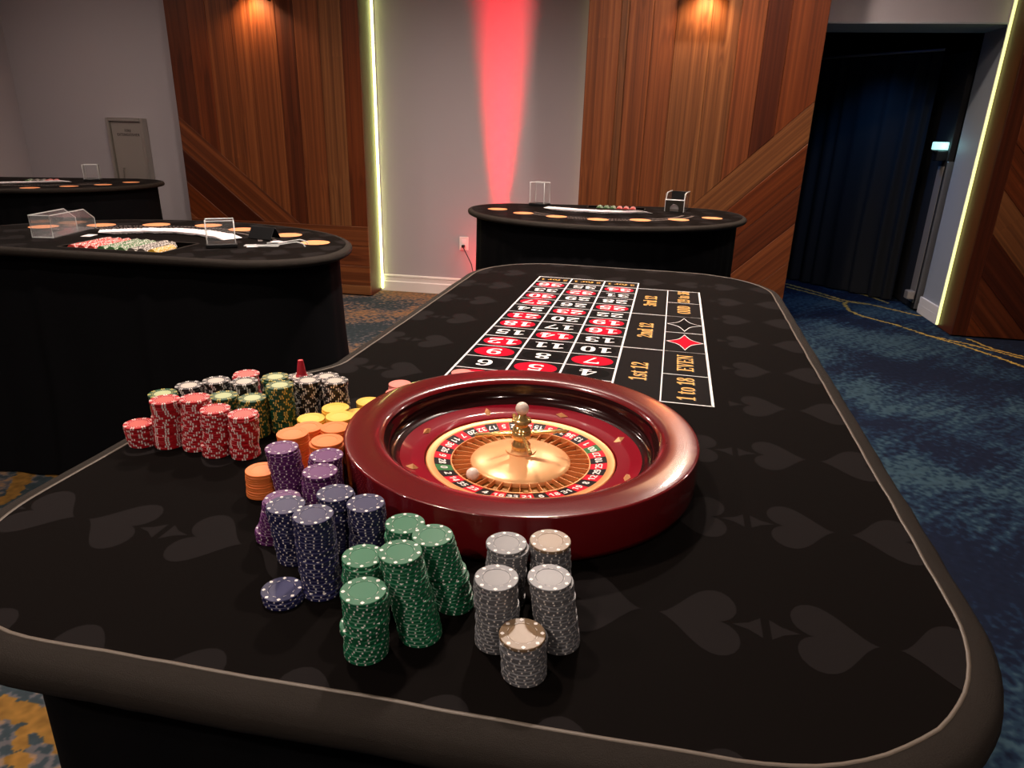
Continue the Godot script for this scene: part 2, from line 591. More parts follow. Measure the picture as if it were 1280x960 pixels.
# ---------------------------------------------------------------- room
func room() -> void:
	var fl := begin()
	var x0 := -5.75
	var x1 := 5.2
	var z0 := -8.6
	var z1 := 3.7
	fl.set_normal(Vector3.UP)
	for q in [[x0, z0], [x1, z0], [x1, z1], [x0, z0], [x1, z1], [x0, z1]]:
		fl.set_uv(Vector2((q[0] + 4.0) / 8.0, (q[1] + 8.0) / 8.0))
		fl.set_normal(Vector3.UP)
		fl.add_vertex(Vector3(q[0], 0, q[1]))
	var fmesh := fl.commit()
	var under := begin()
	add_box(under, Vector3((x0 + x1) / 2, -0.06, (z0 + z1) / 2), Vector3(x1 - x0, 0.119, z1 - z0))
	fmesh = done(under, fmesh)
	fmesh.surface_set_material(0, M["carpet"])
	fmesh.surface_set_material(1, M["black_paint"])
	struct("floor", fmesh, null, "patterned blue and amber carpet with gold swirls")
	var H := 3.2
	var ce := struct("ceiling", box(Vector3(x1 - x0, 0.12, z1 - z0), 0, Vector3((x0 + x1) / 2, H + 0.06, (z0 + z1) / 2)), M["ceiling_paint"], "plain pale ceiling over the room")
	ce.set_meta("kind", "structure")
	# back wall with the doorway left open between x 1.14 and 2.43
	var st := begin()
	add_box(st, Vector3((x0 + 1.14) / 2, H / 2, WZ - 0.225), Vector3(1.14 - x0, H, 0.45))
	add_box(st, Vector3((1.14 + 2.43) / 2, (2.145 + H) / 2, WZ - 0.225), Vector3(2.43 - 1.14, H - 2.145, 0.45))
	add_box(st, Vector3((2.43 + x1) / 2, H / 2, WZ - 0.225), Vector3(x1 - 2.43, H, 0.45))
	struct("wall_back", done(st), M["wall_cloth"], "grey fabric covered wall behind the wooden panels")
	struct("wall_left", box(Vector3(0.2, H, z1 + 5.81), 0, Vector3(-5.65, H / 2, (z1 - 5.81) / 2)), M["wall_cloth"], "grey side wall at the far left corner")
	struct("wall_right", box(Vector3(0.2, H, z1 + 8.6), 0, Vector3(5.1, H / 2, (z1 - 8.6) / 2)), M["wall_cloth"], "grey side wall right of the camera")
	struct("wall_front", box(Vector3(x1 - x0, H, 0.2), 0, Vector3((x0 + x1) / 2, H / 2, z1 - 0.1)), M["wall_cloth"], "grey wall behind the camera")
	# dark alcove behind the doorway
	var al := begin()
	add_box(al, Vector3(1.06, 1.3, -7.4), Vector3(0.12, 2.6, 2.28))
	add_box(al, Vector3(3.0, 1.3, -7.4), Vector3(0.12, 2.6, 2.28))
	add_box(al, Vector3(2.05, 1.3, -8.5), Vector3(2.0, 2.6, 0.12))
	add_box(al, Vector3(2.05, 2.55, -7.4), Vector3(2.0, 0.12, 2.28))
	struct("wall_alcove", done(al), M["black_paint"], "dark walls of the space behind the doorway")
	# jamb lining with its own baseboard
	struct("trim_1", box(Vector3(0.012, 2.145, 0.46), 0.003, Vector3(2.424, 1.0725, WZ - 0.222)), M["jamb_paint"], "painted lining on the right side of the doorway")
	struct("trim_2", box(Vector3(1.28, 0.012, 0.46), 0.003, Vector3(1.785, 2.139, WZ - 0.222)), M["jamb_paint"], "painted lining under the top of the doorway")
	# baseboards
	var bprof := [Vector2(0.0, 0.0), Vector2(0.018, 0.0), Vector2(0.018, 0.082), Vector2(0.012, 0.09), Vector2(0.012, 0.122), Vector2(0.016, 0.128), Vector2(0.014, 0.14), Vector2(0.0, 0.145)]
	var k := 1
	for seg in [[-2.19, -0.465, "white moulded baseboard under the red lit wall"], [-5.55, -3.79, "white moulded baseboard under the steel cabinet"]]:
		struct("baseboard_back_%d" % k, run_profile(bprof, seg[0], seg[1], WZ), M["white_trim"], seg[2])
		k += 1
	var jb := begin()
	add_box(jb, Vector3(2.41, 0.07, WZ - 0.225), Vector3(0.018, 0.14, 0.47), 0.004)
	add_box(jb, Vector3(2.406, 0.04, WZ - 0.225), Vector3(0.012, 0.08, 0.48), 0.004)
	struct("baseboard_doorway", done(jb), M["white_trim"], "white baseboard at the foot of the door jamb")

func run_profile(prof: Array, xa: float, xb: float, z: float) -> ArrayMesh:
	var st := begin()
	for i in prof.size() - 1:
		var d: Vector2 = prof[i + 1] - prof[i]
		var n := Vector3(0, -d.x, d.y)
		quad_n(st, Vector3(xa, prof[i].y, z + prof[i].x), Vector3(xb, prof[i].y, z + prof[i].x), Vector3(xb, prof[i + 1].y, z + prof[i + 1].x), Vector3(xa, prof[i + 1].y, z + prof[i + 1].x), n)
	return done(st)

# ---------------------------------------------------------------- wood panels
func clip(poly: PackedVector2Array, p: Vector2, n: Vector2) -> PackedVector2Array:   # keep the side n points to
	var out := PackedVector2Array()
	for i in poly.size():
		var a := poly[i]
		var b := poly[(i + 1) % poly.size()]
		var da := (a - p).dot(n)
		var db := (b - p).dot(n)
		if da >= 0: out.append(a)
		if (da >= 0) != (db >= 0): out.append(a.lerp(b, da / (da - db)))
	return out

func plank(parent: Node3D, poly: PackedVector2Array, along: Vector2, z: float) -> void:
	if poly.size() < 3: return
	var area := 0.0
	for i in poly.size(): area += poly[i].cross(poly[(i + 1) % poly.size()])
	if absf(area) < 0.002: return
	if area < 0: poly.reverse()
	var n := poly.size()
	var inset := PackedVector2Array()
	var bev := 0.0025
	for i in n:
		var a := poly[(i + n - 1) % n]
		var p := poly[i]
		var b := poly[(i + 1) % n]
		var na := Vector2(-(p - a).y, (p - a).x).normalized()
		var nb := Vector2(-(b - p).y, (b - p).x).normalized()
		var den := 1.0 + na.dot(nb)
		inset.append(p + (na + nb) * bev / maxf(den, 0.25))
	var proud := rng.randf_range(0.0, 0.004)
	var off := Vector2(rng.randf(), rng.randf())
	var side := Vector2(-along.y, along.x)
	var st := SurfaceTool.new()
	st.begin(Mesh.PRIMITIVE_TRIANGLES)
	st.set_smooth_group(-1)
	var put := func(q: Vector2, zz: float):
		st.set_uv(Vector2(q.dot(along) / 2.2, q.dot(side) / 0.8) + off)
		st.add_vertex(Vector3(q.x, q.y, zz))
	var zf := z + proud
	for i in range(1, n - 1):
		put.call(inset[0], zf); put.call(inset[i + 1], zf); put.call(inset[i], zf)
	for i in n:
		var j := (i + 1) % n
		put.call(inset[i], zf); put.call(poly[j], zf - bev); put.call(poly[i], zf - bev)
		put.call(inset[i], zf); put.call(inset[j], zf); put.call(poly[j], zf - bev)
		put.call(poly[i], zf - bev); put.call(poly[j], z - 0.02); put.call(poly[i], z - 0.02)
		put.call(poly[i], zf - bev); put.call(poly[j], zf - bev); put.call(poly[j], z - 0.02)
	part("plank", done(st), M["walnut_%d" % rng.randi_range(0, 5)], parent)

func rect(xa: float, xb: float, ya: float, yb: float) -> PackedVector2Array:
	return PackedVector2Array([Vector2(xa, ya), Vector2(xb, ya), Vector2(xb, yb), Vector2(xa, yb)])

func panel(xa: float, xb: float, widths: Array, dp: Vector2, dd: Vector2, foot: float, pitch: float, label: String, stile := 0.0) -> void:
	# upright planks above the slanting line through dp along dd, slanting planks below it, level planks under foot
	var top := 3.19
	var t := thing("wood_wall_panel", label, "wall panel", Vector3(0, 0, PZ))
	t.set_meta("kind", "structure")
	part("panel_core", box(Vector3(xb - xa, top - 0.005, 0.255), 0, Vector3((xa + xb) / 2, top / 2 + 0.0025, -0.148)), M["walnut_1"], t)
	dd = dd.normalized()
	var up := Vector2(-dd.y, dd.x)
	if up.y < 0: up = -up
	var x := xa
	var i := 0
	var inner := xa + stile
	if stile > 0:
		plank(t, rect(xa, inner, 0.01, top), Vector2(0, 1), 0)
		x = inner
	while x < xb - 0.02:
		var w: float = widths[i % widths.size()]
		var xe := minf(x + w, xb)
		if xb - xe < 0.05: xe = xb
		var poly := clip(rect(x + 0.0006, xe - 0.0006, maxf(foot, 0.01), top), dp, up)
		plank(t, poly, Vector2(0, 1), 0)
		x = xe
		i += 1
	var k := 0
	while k < 16:
		var p0 := dp - up * (pitch * k + 0.0008)
		var p1 := dp - up * (pitch * (k + 1) - 0.0008)
		var poly := clip(clip(rect(inner, xb, maxf(foot, 0.01), top), p0, -up), p1, up)
		plank(t, poly, dd, 0)
		k += 1
	if foot > 0:
		var y := foot
		while y > 0.02:
			var yb := maxf(y - 0.165, 0.01)
			plank(t, rect(xa, xb, yb + 0.0006, y - 0.0006), Vector2(1, 0), 0)
			y = yb

func led_strip(x: float, side: float, power: float, label: String, lamp: float) -> void:
	var t := thing("led_strip_light", label, "strip light", Vector3(x + side * 0.011, 0, WZ + 0.02))
	part("channel", box(Vector3(0.02, 3.17, 0.012), 0.002, Vector3(0, 1.6, -0.012)), M["white_plastic"], t)
	part("glowing_tube", box(Vector3(0.016, 3.16, 0.014), 0.003, Vector3(0, 1.6, 0.001)), glow("led_glow_%.1f" % power, Color(0.94, 1.0, 0.62), power), t)
	var l := AreaLight3D.new()
	l.name = "strip_glow"
	l.area_size = Vector2(0.03, 3.1)
	l.light_color = Color(0.82, 1.0, 0.48)
	l.light_energy = lamp
	l.shadow_enabled = true
	t.add_child(l)
	l.position = Vector3(side * 0.012, 1.6, 0.02)
	l.rotation = Vector3(0, -side * deg_to_rad(110), 0)

func sconce(x: float, label: String) -> void:
	var t := thing("wall_sconce", label, "wall lamp", Vector3(x, 2.235, PZ), 0.0, "downlight sconces on the wood panels")
	part("back_plate", box(Vector3(0.20, 0.16, 0.014), 0.003, Vector3(0, 0.11, 0.012)), M["black_plastic"], t)
	var st := begin()
	add_box(st, Vector3(0, 0.10, 0.018 + 0.11), Vector3(0.28, 0.20, 0.012), 0.003)
	add_box(st, Vector3(-0.134, 0.10, 0.075), Vector3(0.012, 0.20, 0.11), 0.003)
	add_box(st, Vector3(0.134, 0.10, 0.075), Vector3(0.012, 0.20, 0.11), 0.003)
	add_box(st, Vector3(0, 0.175, 0.075), Vector3(0.262, 0.012, 0.11), 0.003)
	part("housing", done(st), M["black_plastic"], t)
	part("lamp_glass", box(Vector3(0.24, 0.01, 0.08), 0.002, Vector3(0, 0.15, 0.072)), glow("sconce_glow", Color(1.0, 0.66, 0.36), 22.0), t)
	part("lamp_glass", box(Vector3(0.24, 0.01, 0.08), 0.002, Vector3(0, 0.201, 0.072)), M["sconce_glow"], t)
	for up in [false, true]:
		var l := SpotLight3D.new()
		l.name = "sconce_beam"
		l.light_color = Color(1.0, 0.80, 0.60)
		l.light_energy = 40.0 if up else 1.3
		l.spot_angle = 38 if up else 75
		l.spot_range = 12
		l.light_size = 0.05
		l.shadow_enabled = true
		t.add_child(l, true)
		l.position = Vector3(0, 0.22 if up else 0.05, 0.085)
		l.rotation = Vector3(PI / 2 if up else -PI / 2, 0, 0)

func downlight(x: float, z: float, energy: float, cone: float, label: String) -> void:
	var t := thing("ceiling_downlight", label, "ceiling light", Vector3(x, 3.2, z), 0.0, "recessed ceiling downlights")
	part("trim_ring", lathe([Vector2(0.062, -0.001), Vector2(0.09, -0.001), Vector2(0.088, -0.010), Vector2(0.066, -0.008), Vector2(0.062, -0.001)], 32), M["white_plastic"], t)
	part("lens", lathe([Vector2(0.0, -0.005), Vector2(0.062, -0.004), Vector2(0.062, -0.001), Vector2(0.0, -0.001)], 32), glow("downlight_glow", Color(1.0, 0.92, 0.85), 30.0), t)
	var l := SpotLight3D.new()
	l.name = "downlight_beam"
	l.light_color = Color(1.0, 0.92, 0.86)
	l.light_energy = energy
	l.spot_angle = cone
	l.spot_range = 14
	l.light_size = 0.075
	l.shadow_enabled = true
	t.add_child(l)
	l.position = Vector3(0, -0.012, 0)
	l.rotation = Vector3(-PI / 2, 0, 0)

func room_fittings() -> void:
	panel(-3.79, -2.19, [0.19, 0.16, 0.21, 0.13, 0.24, 0.15, 0.2, 0.18], Vector2(-3.78, 1.40), Vector2(1, -0.82), 0.585, 0.2, "walnut plank wall panel left of the red lit wall")
	panel(-0.465, 1.152, [0.23, 0.055, 0.17, 0.16, 0.24, 0.19, 0.17, 0.16, 0.24], Vector2(1.152, 1.615), Vector2(-1, -0.985), 0.0, 0.2, "walnut plank wall panel behind the middle card table")
	panel(2.394, 5.0, [0.2, 0.17, 0.23], Vector2(2.394, 3.0), Vector2(1, -1.05), 0.0, 0.21, "walnut plank wall panel right of the doorway", 0.10)
	led_strip(-2.19, 1.0, 13.0, "pale green strip light beside the left walnut panel", 0.05)
	led_strip(-0.465, -1.0, 1.2, "dim strip light beside the middle walnut panel", 0.006)
	led_strip(2.394, -1.0, 2.2, "yellow green strip light beside the doorway jamb", 0.02)
	sconce(-3.01, "black box sconce on the left walnut panel")
	sconce(0.345, "black box sconce on the middle walnut panel")
	sconce(3.2, "black box sconce on the walnut panel right of the doorway")
	var n := 0
	for p in [[-2.2, -3.7, 10.0], [-0.3, -2.9, 24.0], [1.7, -3.9, 8.0], [-2.2, -0.4, 7.0], [0.46, -4.95, 12.0], [1.1, 1.0, 5.0], [-4.4, -4.0, 6.0], [-0.9, 1.2, 8.0], [-1.0, -1.4, 10.0]]:  # the two at the camera end are unseen, added as fill for the chip fronts
		downlight(p[0], p[1], p[2], 80.0, ["ceiling downlight above the near card table", "ceiling downlight above the betting layout", "ceiling downlight above the blue carpet", "ceiling downlight above the left aisle", "ceiling downlight close to the middle walnut panel", "added fill downlight to the right of the camera", "ceiling downlight above the corner card table", "added fill downlight to the left behind the camera", "ceiling downlight above the coloured chip stacks"][n])
		n += 1
	uplight()
	outlet()
	cabinet()
	doorway()

func uplight() -> void:
	var t := thing("red_uplight", "small black floor lamp throwing red light up the wall", "uplight", Vector3(-1.13, 0, WZ + 0.13))
	part("housing", lathe([Vector2(0.0, 0.03), Vector2(0.075, 0.03), Vector2(0.085, 0.06), Vector2(0.085, 0.2), Vector2(0.078, 0.205), Vector2(0.072, 0.19), Vector2(0.0, 0.19)], 28), M["black_plastic"], t)
	var st := begin()
	for s in [-1.0, 1.0]: add_box(st, Vector3(0.095 * s, 0.07, 0), Vector3(0.008, 0.14, 0.04), 0.002)
	add_box(st, Vector3(0, 0.006, 0), Vector3(0.198, 0.012, 0.12), 0.003)
	part("yoke", done(st), M["black_plastic"], t)
	part("lens", lathe([Vector2(0, 0.191), Vector2(0.07, 0.191), Vector2(0.07, 0.196), Vector2(0, 0.198)], 28), glow("red_glow", Color(1.0, 0.0, 0.16), 40.0), t)
	var l := SpotLight3D.new()
	l.name = "red_beam"
	l.light_color = Color(1.0, 0.0, 0.16)
	l.light_energy = 190.0
	l.spot_angle = 7.5
	l.spot_angle_attenuation = 0.8
	l.spot_range = 8
	l.light_size = 0.09
	l.shadow_enabled = true
	t.add_child(l)
	l.position = Vector3(0, 0.21, 0)
	l.rotation = Vector3(PI / 2 - deg_to_rad(2.5), 0, 0)
	var b := OmniLight3D.new()
	b.name = "red_spill"
	b.light_color = Color(1.0, 0.0, 0.16)
	b.light_energy = 0.3
	b.light_size = 0.06
	b.shadow_enabled = true
	t.add_child(b)
	b.position = Vector3(0, 0.27, 0)

func outlet() -> void:
	var t := thing("wall_outlet", "white wall outlet with a black plug", "outlet", Vector3(-1.441, 0.392, WZ))
	part("cover_plate", box(Vector3(0.078, 0.112, 0.007), 0.002, Vector3(0, 0.056, 0.0035)), M["white_plastic"], t)
	for y in [0.036, 0.076]: part("socket", box(Vector3(0.034, 0.028, 0.003), 0.001, Vector3(0, y, 0.008)), M["card_white"], t)
	var c := thing("power_cord", "black power cord running from outlet behind the card table", "cord", Vector3(-1.441, 0.392, WZ))
	part("plug", box(Vector3(0.026, 0.024, 0.03), 0.004, Vector3(0.0, 0.036, 0.026)), M["black_plastic"], c)
	part("cable", tube(smooth_path([Vector3(0, 0.036, 0.042), Vector3(0.03, -0.01, 0.06), Vector3(0.09, -0.1, 0.1), Vector3(0.15, -0.26, 0.2), Vector3(0.16, -0.375, 0.24), Vector3(0.195, -0.386, 0.28)], 26), 0.004), M["black_plastic"], c)

func cabinet() -> void:
	var t := thing("extinguisher_cabinet", "brushed steel fire extinguisher cabinet on the grey wall", "cabinet", Vector3(-4.47, 0.55, WZ))
	var h := 0.83
	var st := begin()
	for s in [-1.0, 1.0]: add_box(st, Vector3(s * 0.166, h / 2, 0.03), Vector3(0.03, h, 0.06), 0.004)
	add_box(st, Vector3(0, h - 0.015, 0.03), Vector3(0.302, 0.03, 0.06), 0.004)
	add_box(st, Vector3(0, 0.015, 0.03), Vector3(0.302, 0.03, 0.06), 0.004)
	part("frame", done(st), M["steel_frame"], t)
	var d := part("door", box(Vector3(0.3, h - 0.062, 0.04), 0.003, Vector3(0, h / 2, 0.02)), M["steel"], t)
	part("handle", tube(smooth_path([Vector3(-0.08, 0.30, 0.04), Vector3(-0.08, 0.31, 0.062), Vector3(-0.08, 0.40, 0.062), Vector3(-0.08, 0.41, 0.04)], 14), 0.006), M["steel_frame"], d)
	part("lettering", words("FIRE", 0.022), M["dark_text"], d, Vector3(0.01, h - 0.105, 0.0405))
	part("lettering", words("EXTINGUISHER", 0.022), M["dark_text"], d, Vector3(0.01, h - 0.138, 0.0405))

func doorway() -> void:
	var path := PackedVector2Array()
	var pts := [Vector3(1.16, 0, -8.05), Vector3(1.6, 0, -7.42), Vector3(2.0, 0, -6.98), Vector3(2.31, 0, -6.66)]
	for p in smooth_path(pts, 130): path.append(Vector2(p.x, p.z))
	var t := thing("stage_curtain", "black pleated curtain hanging inside the doorway", "curtain", Vector3.ZERO)
	var nn := hanging(path, false, 2.04, 0.012, 0.035, 0.17, 0.0, 51, 0.004)
	part("drape", nn, M["drape_cloth"], t)
	var rail := []
	for p in pts: rail.append(Vector3(p.x, 2.06, p.z))
	part("rail", tube(smooth_path(rail, 20), 0.012), M["steel"], t)
	# door leaf pushed back against the jamb
	var d := thing("door_1", "dark door leaf folded back beside the jamb with steel edge", "", Vector3(2.36, 0, -6.52))
	d.set_meta("kind", "structure")
	part("door_leaf", box(Vector3(0.045, 2.02, 0.62), 0.003, Vector3(0.055, 1.02, -0.12)), M["black_paint"], d)
	part("steel_edge", box(Vector3(0.05, 1.2, 0.016), 0.003, Vector3(0.055, 0.62, 0.198)), M["steel_frame"], d)
	part("push_plate", box(Vector3(0.004, 1.12, 0.12), 0.001, Vector3(0.030, 0.62, 0.1)), M["steel"], d)
	part("latch_box", box(Vector3(0.09, 0.075, 0.08), 0.005, Vector3(0.0, 1.26, 0.12)), M["black_plastic"], d)
	part("lower_bracket", box(Vector3(0.06, 0.07, 0.08), 0.005, Vector3(-0.01, 0.13, 0.15)), M["steel"], d)
	var s := thing("exit_lamp", "small glowing white lamp on the dark door", "lamp", Vector3(2.36, 1.335, -6.4))
	part("lamp_lens", box(Vector3(0.15, 0.06, 0.05), 0.005, Vector3(0, 0, 0.0)), glow("exit_glow", Color(0.75, 1.0, 0.98), 1.4), s)
	part("lamp_base", box(Vector3(0.13, 0.016, 0.06), 0.003, Vector3(0, -0.04, 0.0)), M["black_plastic"], s)
	var l := OmniLight3D.new()
	l.name = "exit_glow_light"
	l.light_color = Color(0.7, 1.0, 1.0)
	l.light_energy = 0.01
	l.light_size = 0.05
	l.shadow_enabled = true
	s.add_child(l)
	l.position = Vector3(0, 0, 0.04)
	# blue wash lamp under the alcove ceiling
	var b := thing("blue_wash_lamp", "blue wash lamp under the ceiling inside the doorway", "lamp", Vector3(1.68, 2.49, -6.6))
	part("housing", lathe([Vector2(0.0, -0.16), Vector2(0.06, -0.16), Vector2(0.07, -0.15), Vector2(0.07, 0.0), Vector2(0.0, 0.0)], 24), M["black_plastic"], b)
	part("lens", lathe([Vector2(0, -0.168), Vector2(0.058, -0.166), Vector2(0.058, -0.16), Vector2(0, -0.16)], 24), glow("blue_glow", Color(0.08, 0.4, 1.0), 4.0), b)
	var w := SpotLight3D.new()
	w.name = "blue_beam"
	w.light_color = Color(0.30, 0.62, 1.0)
	w.light_energy = 1.8
	w.spot_angle = 52
	w.spot_range = 8
	w.light_size = 0.05
	w.shadow_enabled = true
	b.add_child(w)
	w.position = Vector3(0, -0.19, 0)
	w.rotation = Vector3(-PI / 2, 0, 0)

# ---------------------------------------------------------------- roulette table
func spade(at: Vector2, turn: float, size: float) -> Array:
	# tip at +x, stem at -x; returns [leaf, stem]
	var leaf := PackedVector2Array()
	for i in 41:
		var t := TAU * i / 40.0
		if i == 40: break
		# heart curve turned to point along +x
		var hx := 16.0 * pow(sin(t), 3)
		var hy := 13.0 * cos(t) - 5.0 * cos(2 * t) - 2.0 * cos(3 * t) - cos(4 * t)
		leaf.append(at + Vector2(-hy * 0.027 + 0.02, hx * 0.031).rotated(turn) * size)
	var stem := PackedVector2Array()
	for p in [[-0.24, 0.0], [-0.40, 0.055], [-0.52, 0.15], [-0.52, -0.15], [-0.40, -0.055]]: stem.append(at + Vector2(p[0], p[1]).rotated(turn) * size)
	return [leaf, stem]

func spades(parent: Node3D, o: PackedVector2Array, y: float, x0: float, z0: float, px: float, pz: float, nx: int, nz: int, size: float, keep_out: Array) -> void:
	var st := begin()
	for j in nz:
		for i in nx:
			var c := Vector2(x0 + px * i, z0 + pz * j)
			for poly in spade(c, 0.0 if i % 2 == 0 else PI, size):
				var skip := false
				for r in keep_out:
					if Rect2(r).grow(0.012).has_point(c): skip = true
				if skip: continue
				for q in Geometry2D.intersect_polygons(poly, o):
					if q.size() > 2: flat_poly(st, q, y)
	var s := part("suit_print", done(st), M["suit_print"], parent, Vector3.ZERO, Vector3.ZERO, "grey spade shapes printed on the cloth")
	s.set_meta("kind", "stuff")

func roulette_table() -> void:
	var t := thing("roulette_table", "long black roulette table with padded rail and printed betting layout", "table", Vector3.ZERO, RA)
	var felt := rounded([[0.317, -0.431, 0.235], [0.317, -2.394, 0.25], [-0.598, -2.394, 0.25], [-0.598, -1.16, 0.14], [-0.736, -1.03, 0.16], [-0.736, -0.395, 0.215]], 14)
	felt = resample(felt, 0.02)
	part("table_top", slab(felt, TY - 0.03, TY), M["printed_felt"], t)
	part("padded_rail", moulding(felt, [Vector2(0.0, TY - 0.040), Vector2(0.018, TY - 0.039), Vector2(0.027, TY - 0.032), Vector2(0.031, TY - 0.022), Vector2(0.029, TY - 0.012), Vector2(0.021, TY - 0.0035), Vector2(0.008, TY + 0.0006), Vector2(0.001, TY + 0.0004)], 0.002), M["rail_vinyl"], t)
	part("piping", moulding(felt, [Vector2(-0.002, TY), Vector2(0.0018, TY), Vector2(0.0018, TY + 0.0007), Vector2(0.0, TY + 0.0009), Vector2(-0.0018, TY + 0.0007), Vector2(-0.002, TY)], 0.0015), M["piping"], t)
	var sk := PackedVector2Array()
	var nn := outward(felt)
	for i in felt.size(): sk.append(felt[i] - nn[i] * 0.035)
	sk = resample(sk, 0.012)
	part("skirt", hanging(sk, true, TY - 0.035, 0.006, 0.010, 0.11, 0.02, 61), M["black_cloth"], t)
	part("under_frame", slab(resample(inset_outline(felt, 0.09), 0.05), 0.30, TY - 0.031), M["black_paint"], t)
	spades(t, felt, TY + 0.0002, -0.696 - 0.22 * 1, -0.585 + 0.201, 0.11, -0.201, 13, 11, 0.098, [Rect2(-0.39, -2.175, 0.50, 1.11)])
	betting_layout(t)

func inset_outline(o: PackedVector2Array, d: float) -> PackedVector2Array:
	var r := Geometry2D.offset_polygon(o, -d)
	return r[0]

func betting_layout(t: Node3D) -> void:
	var y := TY + 0.0002
	var cx := [-0.386, -0.2823, -0.1787, -0.075]
	var zn := -1.164
	var dz := (2.09 - 1.164) / 12.0
	var xo := [0.015, 0.105]
	var base := begin()
	flat_poly(base, rect(cx[0], cx[3], -2.165, -1.075), y)
	flat_poly(base, rect(cx[3], xo[1], -2.09, zn), y)
	var lay := part("betting_layout", done(base), M["cell_print"], t, Vector3.ZERO, Vector3.ZERO, "printed roulette betting layout")
	var y2 := 0.0002 + y
	var st := begin()
	var lw := 0.0042
	var ln := func(xa: float, xb: float, za: float, zb: float): flat_poly(st, rect(xa - lw / 2, xb + lw / 2, za - lw / 2, zb + lw / 2), y2)
	for x in cx: ln.call(x, x, -2.165, zn)
	for z in [-2.165, -2.09, zn]: ln.call(cx[0], cx[3], z, z)
	var thin := 0.0026
	lw = thin
	var ln2 := func(xa: float, xb: float, za: float, zb: float): flat_poly(st, rect(xa - thin / 2, xb + thin / 2, za - thin / 2, zb + thin / 2), y2)
	for k in range(1, 12): ln2.call(cx[0], cx[3], zn - dz * k, zn - dz * k)
	for x in [xo[0]]: ln2.call(x, x, -2.09, zn)
	for k in range(0, 4): flat_poly(st, rect(cx[3], xo[1], zn - dz * 4 * k - 0.0016, zn - dz * 4 * k + 0.0016), y2)
	for k in range(1, 6): ln2.call(xo[0], xo[1], zn - dz * 2 * k, zn - dz * 2 * k)
	flat_poly(st, rect(xo[1] - 0.0024, xo[1] + 0.0024, -2.092, zn + 0.002), y2)
	ln2.call(cx[0], cx[3], -1.075, -1.075)
	for x in [cx[0], (cx[0] + cx[3]) / 2, cx[3]]: ln2.call(x, x, zn, -1.075)
	part("grid_lines", done(st), M["line_print"], lay)
	var reds := [1, 3, 5, 7, 9, 12, 14, 16, 18, 19, 21, 23, 25, 27, 30, 32, 34, 36]
	var flip := Vector3(-PI / 2, PI, 0)
	for n in range(1, 37):
		var row := (n - 1) / 3
		var col := 2 - (n - 1) % 3          # 3 6 9 run along the left column
		var c := Vector2((cx[col] + cx[col + 1]) / 2, zn - dz * (row + 0.5))
		var ov := begin()
		flat_poly(ov, ellipse(Vector2.ZERO, 0.043, 0.0315), 0)
		part("number_oval", done(ov), M["red_print"] if reds.has(n) else M["black_print"], lay, Vector3(c.x, y2, c.y))
		var w := part("number", words(str(n), 0.037, true), M["line_print"], lay, Vector3(c.x, y2 + 0.0003, c.y), flip)
		w.scale = Vector3(1.25, 1, 1)
	for k in 2:
		var w := part("number", words("0" if k == 1 else "00", 0.04, true), M["line_print"], lay, Vector3(cx[0] + 0.078 + 0.156 * k, y2 + 0.0003, -1.12), flip)
		w.scale = Vector3(1.25, 1, 1)
	for k in 3:
		var c: float = (cx[k] + cx[k + 1]) / 2
		part("lettering", words("2 for 1", 0.019, true), M["gold_print"], lay, Vector3(c, y2 + 0.0003, -2.1275), flip)
		var xm: float = (cx[3] + xo[0]) / 2
		gold_words(lay, ["1st 12", "2nd 12", "3rd 12"][k], Vector3(xm, y2 + 0.0003, zn - dz * 4 * (k + 0.5)), 0.030)
	var labels := ["1 to 18", "EVEN", "", "", "ODD", "19 to 36"]
	for k in 6:
		var c := Vector2((xo[0] + xo[1]) / 2, zn - dz * 2 * (k + 0.5))
		if labels[k] != "":
			gold_words(lay, labels[k], Vector3(c.x, y2 + 0.0003, c.y), 0.029)
			continue
		var outer := PackedVector2Array()
		for i in 4:
			var a := Vector2([0.042, 0, -0.042, 0][i], [0, 0.064, 0, -0.064][i])
			var b := Vector2([0, -0.042, 0, 0.042][i], [0.064, 0, -0.064, 0][i])
			for s in 8:
				var f := s / 8.0
				outer.append(a.lerp(b, f) * (1.0 - 0.42 * 4.0 * f * (1 - f) * 0.7))
		var d0 := begin()
		flat_poly(d0, outer, 0)
		part("diamond_outline", done(d0), M["line_print"], lay, Vector3(c.x, y2 + 0.0002, c.y))
		var inner := PackedVector2Array()
		for p in outer: inner.append(p * 0.91)
		var d1 := begin()
		flat_poly(d1, inner, 0)
		part("diamond", done(d1), M["red_print"] if k == 2 else M["black_print"], lay, Vector3(c.x, y2 + 0.0003, c.y))

func gold_words(parent: Node3D, text: String, at: Vector3, h: float) -> void:
	var r := Vector3(-PI / 2, PI / 2, 0)
	var a := part("lettering_edge", words(text, h, true), M["shadow_print"], parent, at + Vector3(0.002, 0, 0.002), r)
	a.scale = Vector3(0.95, 1.12, 1)
	var b := part("lettering", words(text, h, true), M["gold_print"], parent, at + Vector3(0, 0.0001, 0), r)
	b.scale = Vector3(0.95, 1.12, 1)

